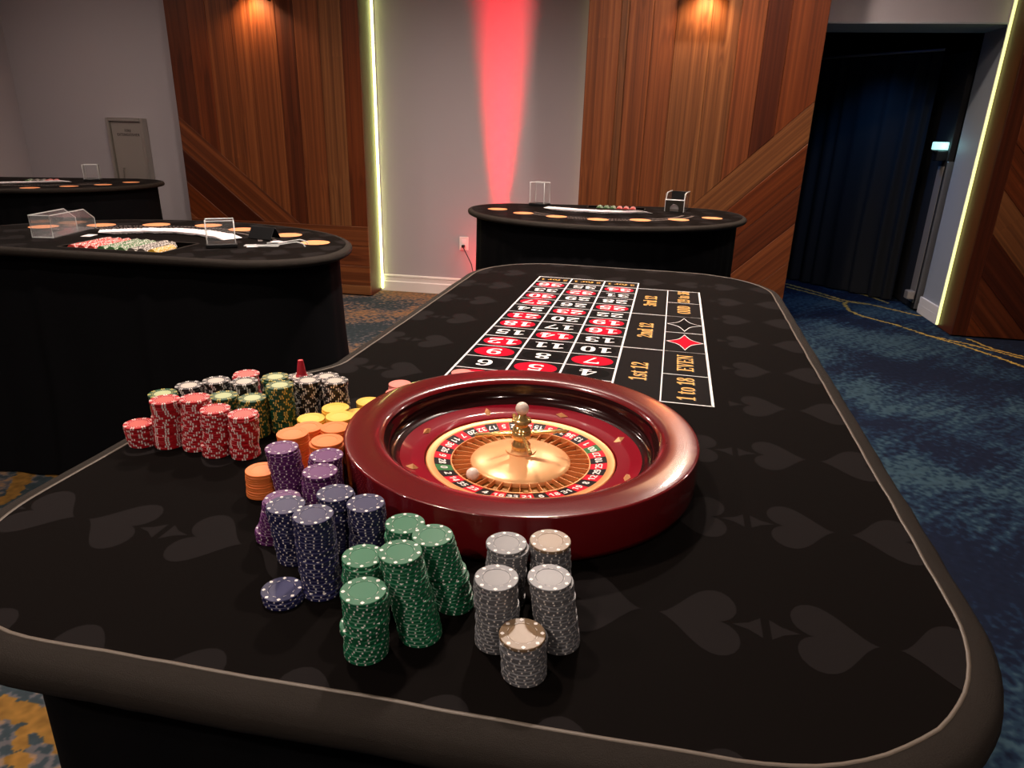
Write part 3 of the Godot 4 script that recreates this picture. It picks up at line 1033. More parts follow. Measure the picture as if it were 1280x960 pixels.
func wheel() -> void:
	var t := thing("roulette", "polished mahogany roulette wheel with gold centre and turret", "roulette wheel", tw(-0.17, -0.855, TY + 0.0005), RA)
	part("bowl", lathe([Vector2(0.0, 0.0005), Vector2(0.231, 0.0005), Vector2(0.236, 0.003), Vector2(0.2375, 0.010), Vector2(0.2375, 0.0585), Vector2(0.2372, 0.0594), Vector2(0.2364, 0.0599), Vector2(0.234, 0.0601), Vector2(0.222, 0.0600), Vector2(0.210, 0.0598), Vector2(0.200, 0.0594), Vector2(0.194, 0.0585), Vector2(0.189, 0.0567), Vector2(0.186, 0.0535)], 120, 0.9), M["mahogany"], t)
	part("ball_track", lathe([Vector2(0.186, 0.0535), Vector2(0.1845, 0.050), Vector2(0.184, 0.044), Vector2(0.1825, 0.036), Vector2(0.179, 0.030), Vector2(0.173, 0.0265), Vector2(0.166, 0.0255)], 120, 0.9), M["ball_track_wood"], t)
	part("apron", lathe([Vector2(0.166, 0.0255), Vector2(0.152, 0.0190), Vector2(0.1495, 0.0183), Vector2(0.1335, 0.0176), Vector2(0.1325, 0.012), Vector2(0.1320, 0.006)], 120, 0.7), M["apron_wood"], t)
	part("number_ring_edge", lathe([Vector2(0.1315, 0.006), Vector2(0.1312, 0.0150), Vector2(0.1300, 0.0160), Vector2(0.1212, 0.0152), Vector2(0.1200, 0.0142)], 120, 0.7), M["ring_gold"], t)
	part("pocket_floor", lathe([Vector2(0.0962, 0.0035), Vector2(0.069, 0.0030)], 96), M["pocket_gold"], t)
	part("inner_ring", lathe([Vector2(0.0975, 0.0100), Vector2(0.0970, 0.0112), Vector2(0.0958, 0.0112), Vector2(0.0955, 0.0035)], 96), M["ring_gold"], t)
	var order := ["0", "28", "9", "26", "30", "11", "7", "20", "32", "17", "5", "22", "34", "15", "3", "24", "36", "13", "1", "00", "27", "10", "25", "29", "12", "8", "19", "31", "18", "6", "21", "33", "16", "4", "23", "35", "14", "2"]
	var reds := [1, 3, 5, 7, 9, 12, 14, 16, 18, 19, 21, 23, 25, 27, 30, 32, 34, 36]
	var step := TAU / 38.0
	var plate := begin(false)
	add_lathe(plate, [Vector2(0.1200, 0.0142), Vector2(0.1085, 0.0122), Vector2(0.0975, 0.0102)], 4, Vector3.ZERO, 0.5, -step * 0.485, step * 0.485)
	var pm := done(plate)
	var fret := begin()
	add_box(fret, Vector3(0.0826, 0.0066, 0), Vector3(0.0262, 0.0068, 0.0009), 0.0003)
	var fm := done(fret)
	var ps := begin(false)
	add_lathe(ps, [Vector2(0.1203, 0.0138), Vector2(0.0972, 0.0098)], 120)
	part("plate_bed", done(ps), M["pocket_gold"], t)
	for k in 38:
		var a := deg_to_rad(149.5) + step * k
		var m: Material = M["plate_green"] if order[k].begins_with("0") else (M["plate_red"] if reds.has(int(order[k])) else M["plate_black"])
		var p := part("number_plate", pm, m, t, Vector3.ZERO, Vector3(0, -a, 0))
		var w := part("number", words(order[k], 0.0098, false, 1.0, 0.0002), M["chip_white"], p, Vector3(0.109, 0.01265, 0))
		# read from outside: digit tops point to the centre, and the plate slopes inwards
		w.basis = Basis(Vector3(0, 0, 1), 0.18) * Basis(Vector3.UP, PI / 2) * Basis(Vector3.RIGHT, -PI / 2)
		part("pocket_divider", fm, M["ring_gold"], t, Vector3.ZERO, Vector3(0, -(a + step / 2), 0))
	part("cone", lathe([Vector2(0.0690, 0.0030), Vector2(0.0700, 0.0085), Vector2(0.0690, 0.0100), Vector2(0.064, 0.0128), Vector2(0.054, 0.0165), Vector2(0.042, 0.0198), Vector2(0.030, 0.0226), Vector2(0.018, 0.0248), Vector2(0.0, 0.0262)], 96, 0.9), M["satin_gold"], t)
	part("turret_plate", lathe([Vector2(0.0, 0.0240), Vector2(0.0215, 0.0240), Vector2(0.0210, 0.0262), Vector2(0.0150, 0.0275), Vector2(0.0, 0.0280)], 48), M["satin_gold"], t)
	var tu := part("turret", lathe([Vector2(0.0, 0.026), Vector2(0.0118, 0.027), Vector2(0.0132, 0.030), Vector2(0.0132, 0.034), Vector2(0.0105, 0.0375), Vector2(0.0092, 0.040), Vector2(0.0118, 0.043), Vector2(0.0138, 0.047), Vector2(0.0138, 0.052), Vector2(0.0115, 0.0545), Vector2(0.0128, 0.0565), Vector2(0.0112, 0.0590), Vector2(0.0088, 0.0615), Vector2(0.0098, 0.0650), Vector2(0.0135, 0.0680), Vector2(0.0128, 0.0712), Vector2(0.0075, 0.0735), Vector2(0.0055, 0.078), Vector2(0.0, 0.080)], 40, 0.9), M["bright_gold"], t)
	part("finial", ball(0.0092), M["ivory"], t, Vector3(0, 0.0868, 0))
	for k in 4:
		var a := deg_to_rad(-22 + 90 * k)
		var st := begin(false)
		var d := Vector3(cos(a), 0, sin(a))
		add_tube(st, [d * 0.012 + Vector3(0, 0.050, 0), d * 0.03 + Vector3(0, 0.0505, 0), d * 0.052 + Vector3(0, 0.051, 0), d * 0.0615 + Vector3(0, 0.0505, 0), d * 0.0645 + Vector3(0, 0.050, 0)], 0.0024, 10)
		for s in 7:
			var q := d * (0.016 + 0.0075 * s) + Vector3(0, 0.0506, 0)
			add_tube(st, [q - d * 0.0014, q + d * 0.0014], 0.0031, 10)
		part("turret_arm", done(st), M["bright_gold"], tu)
	for k in 8:
		var a := deg_to_rad(148 + 45 * k)
		var st := begin()
		var L := 0.0105
		var W := 0.0052
		var flat := k % 2 == 0
		var pts := [Vector3(L, 0, 0), Vector3(0, 0, W), Vector3(-L, 0, 0), Vector3(0, 0, -W)]
		for i in 4:
			var q0: Vector3 = pts[i]
			var q1: Vector3 = pts[(i + 1) % 4]
			tri_n(st, q0, q1, Vector3(0, 0.0055, 0), (q0 + q1) + Vector3(0, 0.004, 0))
		var o := part("deflector", done(st), M["satin_gold"], t, Vector3(0.153 * cos(a), 0.0200, 0.153 * sin(a)))
		o.basis = Basis(Vector3.UP, -a) * Basis(Vector3(0, 0, 1), 0.29) * Basis(Vector3.UP, 0.0 if flat else PI / 2)
	var br := 0.0088
	var ba := deg_to_rad(128.5)
	var lp := Vector3(-0.17 + 0.0822 * cos(ba), 0, -0.855 + 0.0822 * sin(ba))
	single("roulette_ball", ball(br), M["ivory"], "small ivory ball resting in a pocket of the roulette wheel", "ball", tw(lp.x, lp.z, TY + 0.0041 + br))

# ---------------------------------------------------------------- chips
func chip_mesh(style: String, col: Color, mark: Material, face: Color, key: String) -> ArrayMesh:
	var r := 0.02
	var h := 0.0033
	var e := 0.00045
	var st := begin(false)
	add_lathe(st, [Vector2(0.0, 0.0), Vector2(r - e, 0.0), Vector2(r, e), Vector2(r, h - e), Vector2(r - e, h - 0.00005), Vector2(0.0126, h - 0.00005), Vector2(0.0122, h - 0.0003), Vector2(0.0, h - 0.0003)], 36, Vector3.ZERO, 0.5)
	var m := done(st)
	var body := mt("chip_%s" % key, col, 0.42)
	m.surface_set_material(0, body)
	var k := begin()
	if style == "striped":
		for i in 8:
			for q in [-0.085, 0.085]:
				var a: float = TAU * i / 8.0 + q
				patch(k, r + 0.00006, a - 0.05, a + 0.05, e * 0.6, h - e * 0.6)
				ring_patch(k, 0.0155, r - e * 0.5, a - 0.046, a + 0.046, h + 0.00004)
		for i in 24:
			var a := TAU * i / 24.0
			ring_patch(k, 0.0134, 0.0142, a - 0.06, a + 0.06, h + 0.00004)
	elif style == "spotted":
		for i in 8:
			var a := TAU * i / 8.0
			for q in [-0.2, 0.2]: patch(k, r + 0.00006, a + q - 0.036, a + q + 0.036, h * 0.24, h * 0.76)
			var c := Vector2(cos(a), sin(a)) * 0.0172
			var p := PackedVector2Array()
			for s in 8: p.append(c + Vector2(cos(TAU * s / 8 + a), sin(TAU * s / 8 + a)) * (0.0020 if s % 2 == 0 else 0.0016))
			flat_poly(k, p, h + 0.00004)
			ring_patch(k, 0.0131, 0.01345, a + 0.26, a + 0.52, h + 0.00004)
	else:
		for i in 40:
			var a := TAU * i / 40.0
			ring_patch(k, 0.0131, 0.0136, a - 0.05, a + 0.05, h + 0.00002)
	m = done(k, m)
	m.surface_set_material(1, mark)
	var f := begin()
	flat_poly(f, ellipse(Vector2.ZERO, 0.0119, 0.0119, 30), h - 0.00024)
	m = done(f, m)
	m.surface_set_material(2, mt("chip_face_%s" % key, face, 0.4))
	return m

func patch(st: SurfaceTool, r: float, a0: float, a1: float, y0: float, y1: float) -> void:
	var n := Vector3(cos((a0 + a1) / 2), 0, sin((a0 + a1) / 2))
	quad_n(st, Vector3(r * cos(a0), y0, r * sin(a0)), Vector3(r * cos(a1), y0, r * sin(a1)), Vector3(r * cos(a1), y1, r * sin(a1)), Vector3(r * cos(a0), y1, r * sin(a0)), n)

func ring_patch(st: SurfaceTool, r0: float, r1: float, a0: float, a1: float, y: float) -> void:
	quad_n(st, Vector3(r0 * cos(a0), y, r0 * sin(a0)), Vector3(r1 * cos(a0), y, r1 * sin(a0)), Vector3(r1 * cos(a1), y, r1 * sin(a1)), Vector3(r0 * cos(a1), y, r0 * sin(a1)), Vector3.UP)

func chips() -> void:
	var kinds := {
		"red": [chip_mesh("striped", c8(176, 18, 30), M["chip_white"], c8(196, 92, 84), "red"), "red and white", "red"],
		"dgreen": [chip_mesh("striped", c8(14, 70, 48), M["chip_yellow_mark"], c8(176, 186, 140), "dark_green"), "dark green and yellow", "dark green"],
		"black": [chip_mesh("striped", c8(24, 16, 18), M["chip_white"], c8(196, 184, 172), "black"), "black and white", "black"],
		"yellow": [chip_mesh("plain", c8(240, 190, 74), mt("chip_yellow_ring", c8(236, 194, 84), 0.4), c8(242, 196, 88), "yellow"), "plain yellow", "yellow"],
		"orange": [chip_mesh("plain", c8(236, 124, 58), mt("chip_orange_ring", c8(236, 140, 76), 0.4), c8(238, 132, 68), "orange"), "plain orange", "orange"],
		"pink": [chip_mesh("plain", c8(234, 130, 120), mt("chip_pink_ring", c8(232, 140, 130), 0.4), c8(236, 136, 126), "pink"), "plain salmon pink", "pink"],
		"purple": [chip_mesh("spotted", c8(86, 26, 92), M["chip_white"], c8(94, 34, 100), "purple"), "spotted purple", "purple"],
		"blue": [chip_mesh("spotted", c8(30, 30, 74), M["chip_white"], c8(36, 36, 80), "blue"), "spotted navy blue", "navy"],
		"green": [chip_mesh("spotted", c8(18, 98, 64), M["chip_white"], c8(26, 104, 70), "green"), "spotted green", "green"],
		"grey": [chip_mesh("spotted", c8(98, 98, 102), M["chip_white"], c8(106, 104, 106), "grey"), "spotted grey", "grey"]}
	# kind, chips, top x z, base x z, where
	var S := [
		["red", 10, -0.714, -0.775, -0.714, -0.779, "short red stack at the table's left edge"],
		["red", 21, -0.675, -0.787, -0.675, -0.785, "second red stack from the left edge"],
		["red", 22, -0.633, -0.797, -0.632, -0.788, "third red stack from the left edge"],
		["red", 20, -0.592, -0.784, -0.593, -0.779, "fourth red stack from the left edge"],
		["red", 19, -0.550, -0.785, -0.552, -0.784, "rightmost stack of the front red row"],
		["red", 19, -0.638, -0.932, -0.638, -0.930, "lone red stack behind the black ones"],
		["dgreen", 18, -0.711, -0.828, -0.712, -0.829, "leftmost dark green stack"],
		["dgreen", 19, -0.616, -0.838, -0.616, -0.838, "second dark green stack from the left"],
		["dgreen", 18, -0.576, -0.850, -0.576, -0.850, "third dark green stack from the left"],
		["dgreen", 22, -0.547, -0.878, -0.546, -0.879, "tall foremost dark green stack"],
		["dgreen", 20, -0.583, -0.925, -0.583, -0.925, "rearmost dark green stack"],
		["black", 18, -0.697, -0.868, -0.697, -0.870, "leftmost black stack"],
		["black", 20, -0.659, -0.884, -0.659, -0.884, "second black stack from the left"],
		["black", 20, -0.616, -0.892, -0.617, -0.893, "third black stack from the left"],
		["black", 20, -0.527, -0.925, -0.530, -0.920, "black stack in front of the marker"],
		["black", 20, -0.486, -0.936, -0.486, -0.937, "rightmost black stack"],
		["black", 17, -0.560, -0.962, -0.560, -0.962, "black stack under the red marker"],
		["black", 15, -0.530, -0.991, -0.530, -0.991, "black stack right of the red marker"],
		["yellow", 6, -0.449, -0.975, -0.449, -0.975, "rearmost yellow stack beside the wheel"],
		["yellow", 13, -0.462, -0.885, -0.462, -0.885, "middle yellow stack before the black ones"],
		["yellow", 11, -0.485, -0.852, -0.485, -0.852, "leftmost yellow stack"],
		["yellow", 14, -0.438, -0.850, -0.438, -0.850, "front yellow stack beside the wheel"],
		["yellow", 6, -0.446, -0.924, -0.446, -0.924, "low yellow stack against the wheel"],
		["orange", 13, -0.466, -0.809, -0.466, -0.809, "rear left orange stack"],
		["orange", 15, -0.4235, -0.806, -0.4235, -0.806, "orange stack touching the wheel's left side"],
		["orange", 20, -0.449, -0.739, -0.450, -0.741, "tall orange stack behind the purple one"],
		["orange", 20, -0.3965, -0.732, -0.3965, -0.732, "orange stack between purple chips and wheel"],
		["orange", 10, -0.470, -0.695, -0.470, -0.693, "short outermost orange stack"],
		["purple", 20, -0.440, -0.697, -0.423, -0.690, "leaning purple stack beside the orange one"],
		["purple", 20, -0.378, -0.6925, -0.378, -0.6925, "purple stack against the wheel"],
		["purple", 20, -0.366, -0.653, -0.366, -0.653, "middle purple stack"],
		["purple", 15, -0.391, -0.611, -0.403, -0.607, "foremost purple stack behind the navy ones"],
		["blue", 20, -0.364, -0.574, -0.358, -0.578, "leftmost navy stack"],
		["blue", 24, -0.316, -0.544, -0.306, -0.533, "tallest foremost navy stack"],
		["blue", 20, -0.326, -0.611, -0.326, -0.611, "rear navy stack"],
		["blue", 20, -0.285, -0.599, -0.284, -0.597, "rightmost navy stack beside the wheel"],
		["blue", 3, -0.338, -0.512, -0.336, -0.510, "tiny navy pile on the open felt"],
		["green", 20, -0.231, -0.573, -0.231, -0.573, "rear green stack beside the wheel"],
		["green", 22, -0.193, -0.550, -0.170, -0.546, "right hand leaning green stack"],
		["green", 24, -0.210, -0.506, -0.188, -0.496, "tall leaning green stack in the middle"],
		["green", 17, -0.255, -0.522, -0.250, -0.520, "left green stack"],
		["green", 20, -0.226, -0.461, -0.227, -0.463, "foremost green stack"],
		["grey", 20, -0.123, -0.564, -0.123, -0.564, "rear left grey stack"],
		["grey", 21, -0.082, -0.575, -0.079, -0.576, "rear right grey stack"],
		["grey", 20, -0.120, -0.509, -0.119, -0.504, "middle left grey stack"],
		["grey", 20, -0.073, -0.521, -0.062, -0.519, "middle right grey stack"],
		["grey", 12, -0.088, -0.474, -0.085, -0.473, "foremost grey stack"],
		["pink", 3, -0.441, -1.091, -0.441, -1.091, "rear left pink pile behind the wheel"],
		["pink", 4, -0.426, -1.043, -0.426, -1.043, "front pink pile behind the wheel"],
		["pink", 3, -0.400, -1.094, -0.400, -1.094, "rear right pink pile behind the wheel"]]
	var brown := chip_mesh("spotted", c8(128, 104, 78), M["chip_white"], c8(136, 110, 82), "tan")
	var h := 0.0033
	for s in S:
		var n: int = s[1]
		var kind: Array = kinds[s[0]]
		var drift := Vector2.ZERO
		for i in n:
			var t := float(i) / maxf(n - 1, 1)
			if rng.randf() < 0.14: drift = Vector2(rng.randf_range(-1, 1), rng.randf_range(-1, 1)) * 0.0019
			var j := Vector2(rng.randf_range(-1, 1), rng.randf_range(-1, 1)) * 0.0006 + (drift if i < n - 1 else Vector2.ZERO)
			var x: float = lerpf(s[4], s[2], t) + j.x
			var z: float = lerpf(s[5], s[3], t) + j.y
			var o := MeshInstance3D.new()
			var from_top := n - 1 - i
			var tan: bool = s[0] == "grey" and from_top == 0 and (s[6].begins_with("rear right") or s[6].begins_with("foremost"))
			o.name = numbered(("tan" if tan else kind[2].replace(" ", "_")) + "_poker_chip")
			o.mesh = brown if tan else kind[0]
			add_child(o)
			o.position = tw(x, z, TY + 0.0009 + h * i)
			o.rotation.y = (rng.randf() * TAU) if s[0] != "green" or rng.randf() < 0.15 else 0.1 * i
			var lab: String
			if from_top == 0: lab = "%s chip topping the %s" % ["spotted tan" if tan else kind[1], s[6]]
			else: lab = "%s chip from top of the %s" % [ordinal(from_top), s[6]]
			tag(o, lab, "poker chip", "chips of the " + s[6])
	single("pink_poker_chip", kinds["pink"][0], null, "single salmon pink chip lying flat on the betting layout", "poker chip", tw(-0.358, -1.199, TY + 0.0011), 0.3)
	var d := thing("win_marker", "small red tapered marker standing on a black chip stack", "marker", tw(-0.558, -0.962, TY + 0.001 + h * 17), 0)
	part("base", lathe([Vector2(0, 0), Vector2(0.0095, 0), Vector2(0.0095, 0.0015), Vector2(0.0078, 0.004), Vector2(0.0, 0.004)], 24), M["marker_red"], d)
	part("stem", lathe([Vector2(0, 0.0035), Vector2(0.0078, 0.004), Vector2(0.0046, 0.026), Vector2(0.004, 0.0275), Vector2(0, 0.028)], 24, 0.6), M["marker_red"], d)

# ---------------------------------------------------------------- card tables
func d_outline(w: float, d: float) -> PackedVector2Array:   # straight edge at z 0, the curved players' side towards -z
	var m := 0.3125 * d
	var a := 0.63 * w
	var o := PackedVector2Array()
	for i in 49:
		var t := PI * i / 48.0
		o.append(Vector2(w * cos(t), -(m + (d - m) * sin(t))))
	for i in range(1, 13):
		var t := PI + PI / 2 * i / 12.0
		o.append(Vector2(-a + (w - a) * cos(t), -(m + m * sin(t))))
	for i in 12:
		var t := -PI / 2 + PI / 2 * i / 12.0
		o.append(Vector2(a + (w - a) * cos(t), -(m + m * sin(t))))
	return o

func card_table(at: Vector2, rot: float, w: float, d: float, label: String, circles: Array, pleat: float, amp: float, flare: float, s: int, tray: Array) -> Node3D:
	var t := thing("blackjack_table", label, "card table", Vector3(at.x, 0, at.y), rot)
	var o := resample(d_outline(w - 0.02, d - 0.02), 0.03)
	var inv := t.transform.affine_inverse()
	var mid: Vector3 = inv * tray[0]
	var hole := PackedVector2Array()
	for q in [[-1, -1], [1, -1], [1, 1], [-1, 1]]:
		var hp: Vector3 = inv * (tray[0] + Basis(Vector3.UP, tray[1]) * Vector3(q[0] * (tray[2] / 2 - 0.001), 0, q[1] * (tray[3] / 2 - 0.001)))
		hole.append(Vector2(hp.x, hp.z))
	var top := begin()
	# the cloth is cut open round the tray: four pieces joined along the lines of its edges
	var far := 3.0
	for k in 4:
		var a := hole[k]
		var b := hole[(k + 1) % 4]
		var dir := (b - a).normalized()
		var out := Vector2(dir.y, -dir.x)
		if out.dot((a + b) / 2 - Vector2(mid.x, mid.z)) < 0: out = -out
		var strip := PackedVector2Array([a - dir * (far if k % 2 == 0 else 0.0), b + dir * (far if k % 2 == 0 else 0.0), b + dir * (far if k % 2 == 0 else 0.0) + out * far, a - dir * (far if k % 2 == 0 else 0.0) + out * far])
		for q in Geometry2D.intersect_polygons(o, strip): flat_poly(top, q, BY)
		quad_n(top, Vector3(a.x, BY, a.y), Vector3(b.x, BY, b.y), Vector3(b.x, BY - 0.035, b.y), Vector3(a.x, BY - 0.035, a.y), Vector3(-out.x, 0, -out.y))
	part("table_top", done(top), M["printed_felt"], t)
	for q in 4:
		var e0 := Vector3(hole[q].x, BY - 0.0004, hole[q].y)
		var e1 := Vector3(hole[(q + 1) % 4].x, BY - 0.0004, hole[(q + 1) % 4].y)
		var rim := begin()
		add_box(rim, (e0 + e1) / 2, Vector3(e0.distance_to(e1) - 0.004, 0.0024, 0.008), 0.0008, Basis(Vector3.UP, atan2(-(e1 - e0).z, (e1 - e0).x)))
		part("tray_rim", done(rim), M["rail_vinyl"], t)
	part("padded_rail", moulding(o, [Vector2(0.0, BY - 0.031), Vector2(0.012, BY - 0.031), Vector2(0.021, BY - 0.026), Vector2(0.024, BY - 0.016), Vector2(0.021, BY - 0.006), Vector2(0.013, BY - 0.001), Vector2(0.004, BY + 0.0006), Vector2(-0.002, BY)]), M["rail_vinyl"], t)
	var sk := resample(inset_outline(o, 0.03), 0.016)
	part("skirt", hanging(sk, true, BY - 0.04, 0.006, amp, pleat, flare, s), M["black_cloth"], t)
	part("under_frame", slab(resample(inset_outline(o, 0.1), 0.06), 0.3, BY - 0.045), M["black_paint"], t)
	spades(t, o, BY + 0.0003, -0.77, -d + 0.08, 0.14, 0.16, 12, 7, 0.12, [Rect2(mid.x - tray[2] / 2 - 0.05, mid.z - tray[3] / 2 - 0.05, tray[2] + 0.1, tray[3] + 0.1)])
	var ar := begin()
	var m0 := 0.3125 * d
	for row in 2:
		var k := 0.62 - 0.07 * row
		var a := 0.35
		while a < PI - 0.35:
			var len_ := rng.randf_range(0.010, 0.03)
			var b := a + len_
			var p := PackedVector2Array()
			for q in [[a, 0.0], [b, 0.0], [b, 0.022], [a, 0.022]]:
				p.append(Vector2(w * (k + q[1]) * cos(q[0]), -(m0 + (d - m0) * (k + q[1]) * sin(q[0]))))
			flat_poly(ar, p, BY + 0.0006)
			a = b + rng.randf_range(0.008, 0.018)
	part("arc_print", done(ar), M["circle_grey"], t, Vector3.ZERO, Vector3.ZERO, "pale printed band on the cloth").set_meta("kind", "stuff")
	for c in circles:
		var p: Vector3 = inv * Vector3(c[0], BY, c[1])
		var st := begin()
		flat_poly(st, ellipse(Vector2.ZERO, 0.058, 0.058, 32), 0)
		part("betting_circle", done(st), M["circle_print"], t, Vector3(p.x, BY + 0.0009, p.z))
	return t

func shoe(at: Vector3, turn: float, label: String) -> void:     # clear acrylic card shoe
	var t := thing("card_shoe", label, "card shoe", at, turn)
	var L := 0.30
	var W := 0.082
	var H := 0.088
	for s in [-1.0, 1.0]:
		var st := begin()
		var side := PackedVector2Array([Vector2(0, 0), Vector2(L, 0), Vector2(L, 0.045), Vector2(L - 0.07, H), Vector2(0, H)])
		var z: float = s * W / 2
		for i in range(1, 4):
			tri_n(st, Vector3(side[0].x, side[0].y, z), Vector3(side[i].x, side[i].y, z), Vector3(side[i + 1].x, side[i + 1].y, z), Vector3(0, 0, s))
			tri_n(st, Vector3(side[0].x, side[0].y, z - s * 0.004), Vector3(side[i].x, side[i].y, z - s * 0.004), Vector3(side[i + 1].x, side[i + 1].y, z - s * 0.004), Vector3(0, 0, -s))
		part("side_wall", done(st), M["acrylic"], t)
		var e := begin()
		add_tube(e, [Vector3(0, 0.002, z), Vector3(0, H, z), Vector3(L - 0.07, H, z), Vector3(L, 0.045, z), Vector3(L, 0.002, z)], 0.0022, 6)
		part("polished_edge", done(e), M["acrylic_edge"], t)
	part("floor_plate", box(Vector3(L, 0.004, W), 0.001, Vector3(L / 2, 0.0025, 0)), M["acrylic"], t)
	var b := part("back_plate", box(Vector3(0.004, H, W), 0.001, Vector3(0.002, H / 2, 0)), M["acrylic"], t)
	var e2 := begin()
	add_tube(e2, [Vector3(0, H, -W / 2), Vector3(0, H, W / 2)], 0.0022, 6)
	part("polished_edge", done(e2), M["acrylic_edge"], b)
	part("polished_edge", tube([Vector3(0, 0.003, -W / 2), Vector3(0, 0.003, W / 2)], 0.0022, 6), M["acrylic_edge"], b)
	part("divider", box(Vector3(0.003, 0.08, W - 0.01), 0.001, Vector3(L - 0.09, 0.045, 0)), M["acrylic"], t)

func holder(at: Vector3, turn: float, label: String, h := 0.115) -> void:      # clear upright discard tray on a black foot
	var t := thing("discard_holder", label, "card holder", at, turn)
	var W := 0.10
	var D := 0.075
	part("foot", box(Vector3(W + 0.012, 0.016, D + 0.012), 0.003, Vector3(0, 0.008, 0)), M["black_plastic"], t)
	part("back_wall", box(Vector3(W, h, 0.004), 0.001, Vector3(0, 0.016 + h / 2, -D / 2)), M["acrylic"], t)
	for s in [-1.0, 1.0]:
		part("side_wall", box(Vector3(0.004, h, D), 0.001, Vector3(s * W / 2, 0.016 + h / 2, 0)), M["acrylic"], t)
		part("polished_edge", tube([Vector3(s * W / 2, 0.017, D / 2), Vector3(s * W / 2, h + 0.016, D / 2), Vector3(s * W / 2, h + 0.016, -D / 2), Vector3(s * W / 2, 0.017, -D / 2)], 0.0024, 6), M["acrylic_edge"], t)
	part("polished_edge", tube([Vector3(-W / 2, h + 0.016, -D / 2), Vector3(W / 2, h + 0.016, -D / 2)], 0.0024, 6), M["acrylic_edge"], t)
	part("polished_edge", tube([Vector3(-W / 2, h + 0.016, D / 2), Vector3(W / 2, h + 0.016, D / 2)], 0.0020, 6), M["acrylic_edge"], t)

func card_spread(pts: Array, n: int, where: String, group: String) -> void:
	var base := []
	for p in pts: base.append(Vector3(p[0], 0, p[1]))
	var path := smooth_path(base, n)
	var o := rounded([[-0.031, -0.044, 0.003], [0.031, -0.044, 0.003], [0.031, 0.044, 0.003], [-0.031, 0.044, 0.003]], 2)
	var mesh := slab(o, 0, 0.0004)
	for i in n:
		var d: Vector3 = path[mini(i + 1, n - 1)] - path[maxi(i - 1, 0)]
		var c := MeshInstance3D.new()
		c.name = numbered("playing_card")
		c.mesh = mesh
		c.material_override = M["card_white"]
		add_child(c)
		c.position = path[i] + Vector3(0, BY + 0.0072 + 0.00004 * i, 0)
		c.rotation.y = atan2(-d.z, d.x) + rng.randf_range(-0.06, 0.06)
		c.rotation.z = -0.16 + rng.randf_range(-0.03, 0.03)
		tag(c, "%s white card from the left in the fan on the %s" % [ordinal(i), where], "playing card", group)

func chip_tray(at: Vector3, turn: float, w: float, d: float, cols: Array, where: String) -> void:
	var t := thing("chip_tray", "dark dealer's chip tray set into the " + where, "chip tray", at, turn)
	part("well", box(Vector3(w - 0.006, 0.003, d - 0.006), 0.001, Vector3(0, -0.0315, 0)), M["black_plastic"], t)
	for q in cols.size() + 1: part("groove_rib", box(Vector3(0.0012, 0.002, d - 0.01), 0.0003, Vector3((q - cols.size() / 2.0) * 0.0415, -0.0291, 0)), M["black_plastic"], t)
	# rolls of chips lie on edge in the grooves: too small to be told apart singly
	var step := 0.0415
	var n := cols.size()
	for i in n:
		var len_: float = d * 0.86 * cols[i][1]
		var stt := begin(false)
		var mk := begin()
		var k := int(len_ / 0.0033)
		for q in k:
			var z := d * 0.44 - 0.0033 * (q + 0.5)
			var r := 0.0195 - rng.randf() * 0.0006
			add_disc(stt, Vector3(0, r, z), r, 0.0031)
			var a0 := rng.randf() * TAU
			for e in 8:
				var a := a0 + TAU * e / 8.0
				var u := Vector3(cos(a), sin(a), 0)
				var v := Vector3(-sin(a), cos(a), 0) * 0.0022
				var c := Vector3(0, r, z) + u * (r + 0.0003)
				quad_n(mk, c - v - Vector3(0, 0, 0.0014), c + v - Vector3(0, 0, 0.0014), c + v + Vector3(0, 0, 0.0014), c - v + Vector3(0, 0, 0.0014), u)
		var ms := done(stt)
		ms = done(mk, ms)
		ms.surface_set_material(0, M[cols[i][0]])
		ms.surface_set_material(1, M["chip_white"])
		var o := single("chip_roll", ms, null, cols[i][2] + " chips on edge in the " + where + " tray, " + cols[i][3], "chips", at + Basis(Vector3.UP, turn) * Vector3((i - (n - 1) / 2.0) * step + cols[i][4], -0.0297, 0), turn, "chips in the dealer trays")
		o.set_meta("kind", "stuff")

func add_disc(st: SurfaceTool, c: Vector3, r: float, th: float) -> void:
	var seg := 12
	for j in seg:
		var a := TAU * j / seg
		var b := TAU * (j + 1) / seg
		var p := Vector3(cos(a), sin(a), 0) * r
		var q := Vector3(cos(b), sin(b), 0) * r
		var f := Vector3(0, 0, th / 2)
		st.set_smooth_group(1)
		quad_n(st, c + p - f, c + q - f, c + q + f, c + p + f, p + q)
		st.set_smooth_group(-1)
		tri_n(st, c + f, c + p + f, c + q + f, Vector3.BACK)
		tri_n(st, c - f, c + p - f, c + q - f, Vector3.FORWARD)

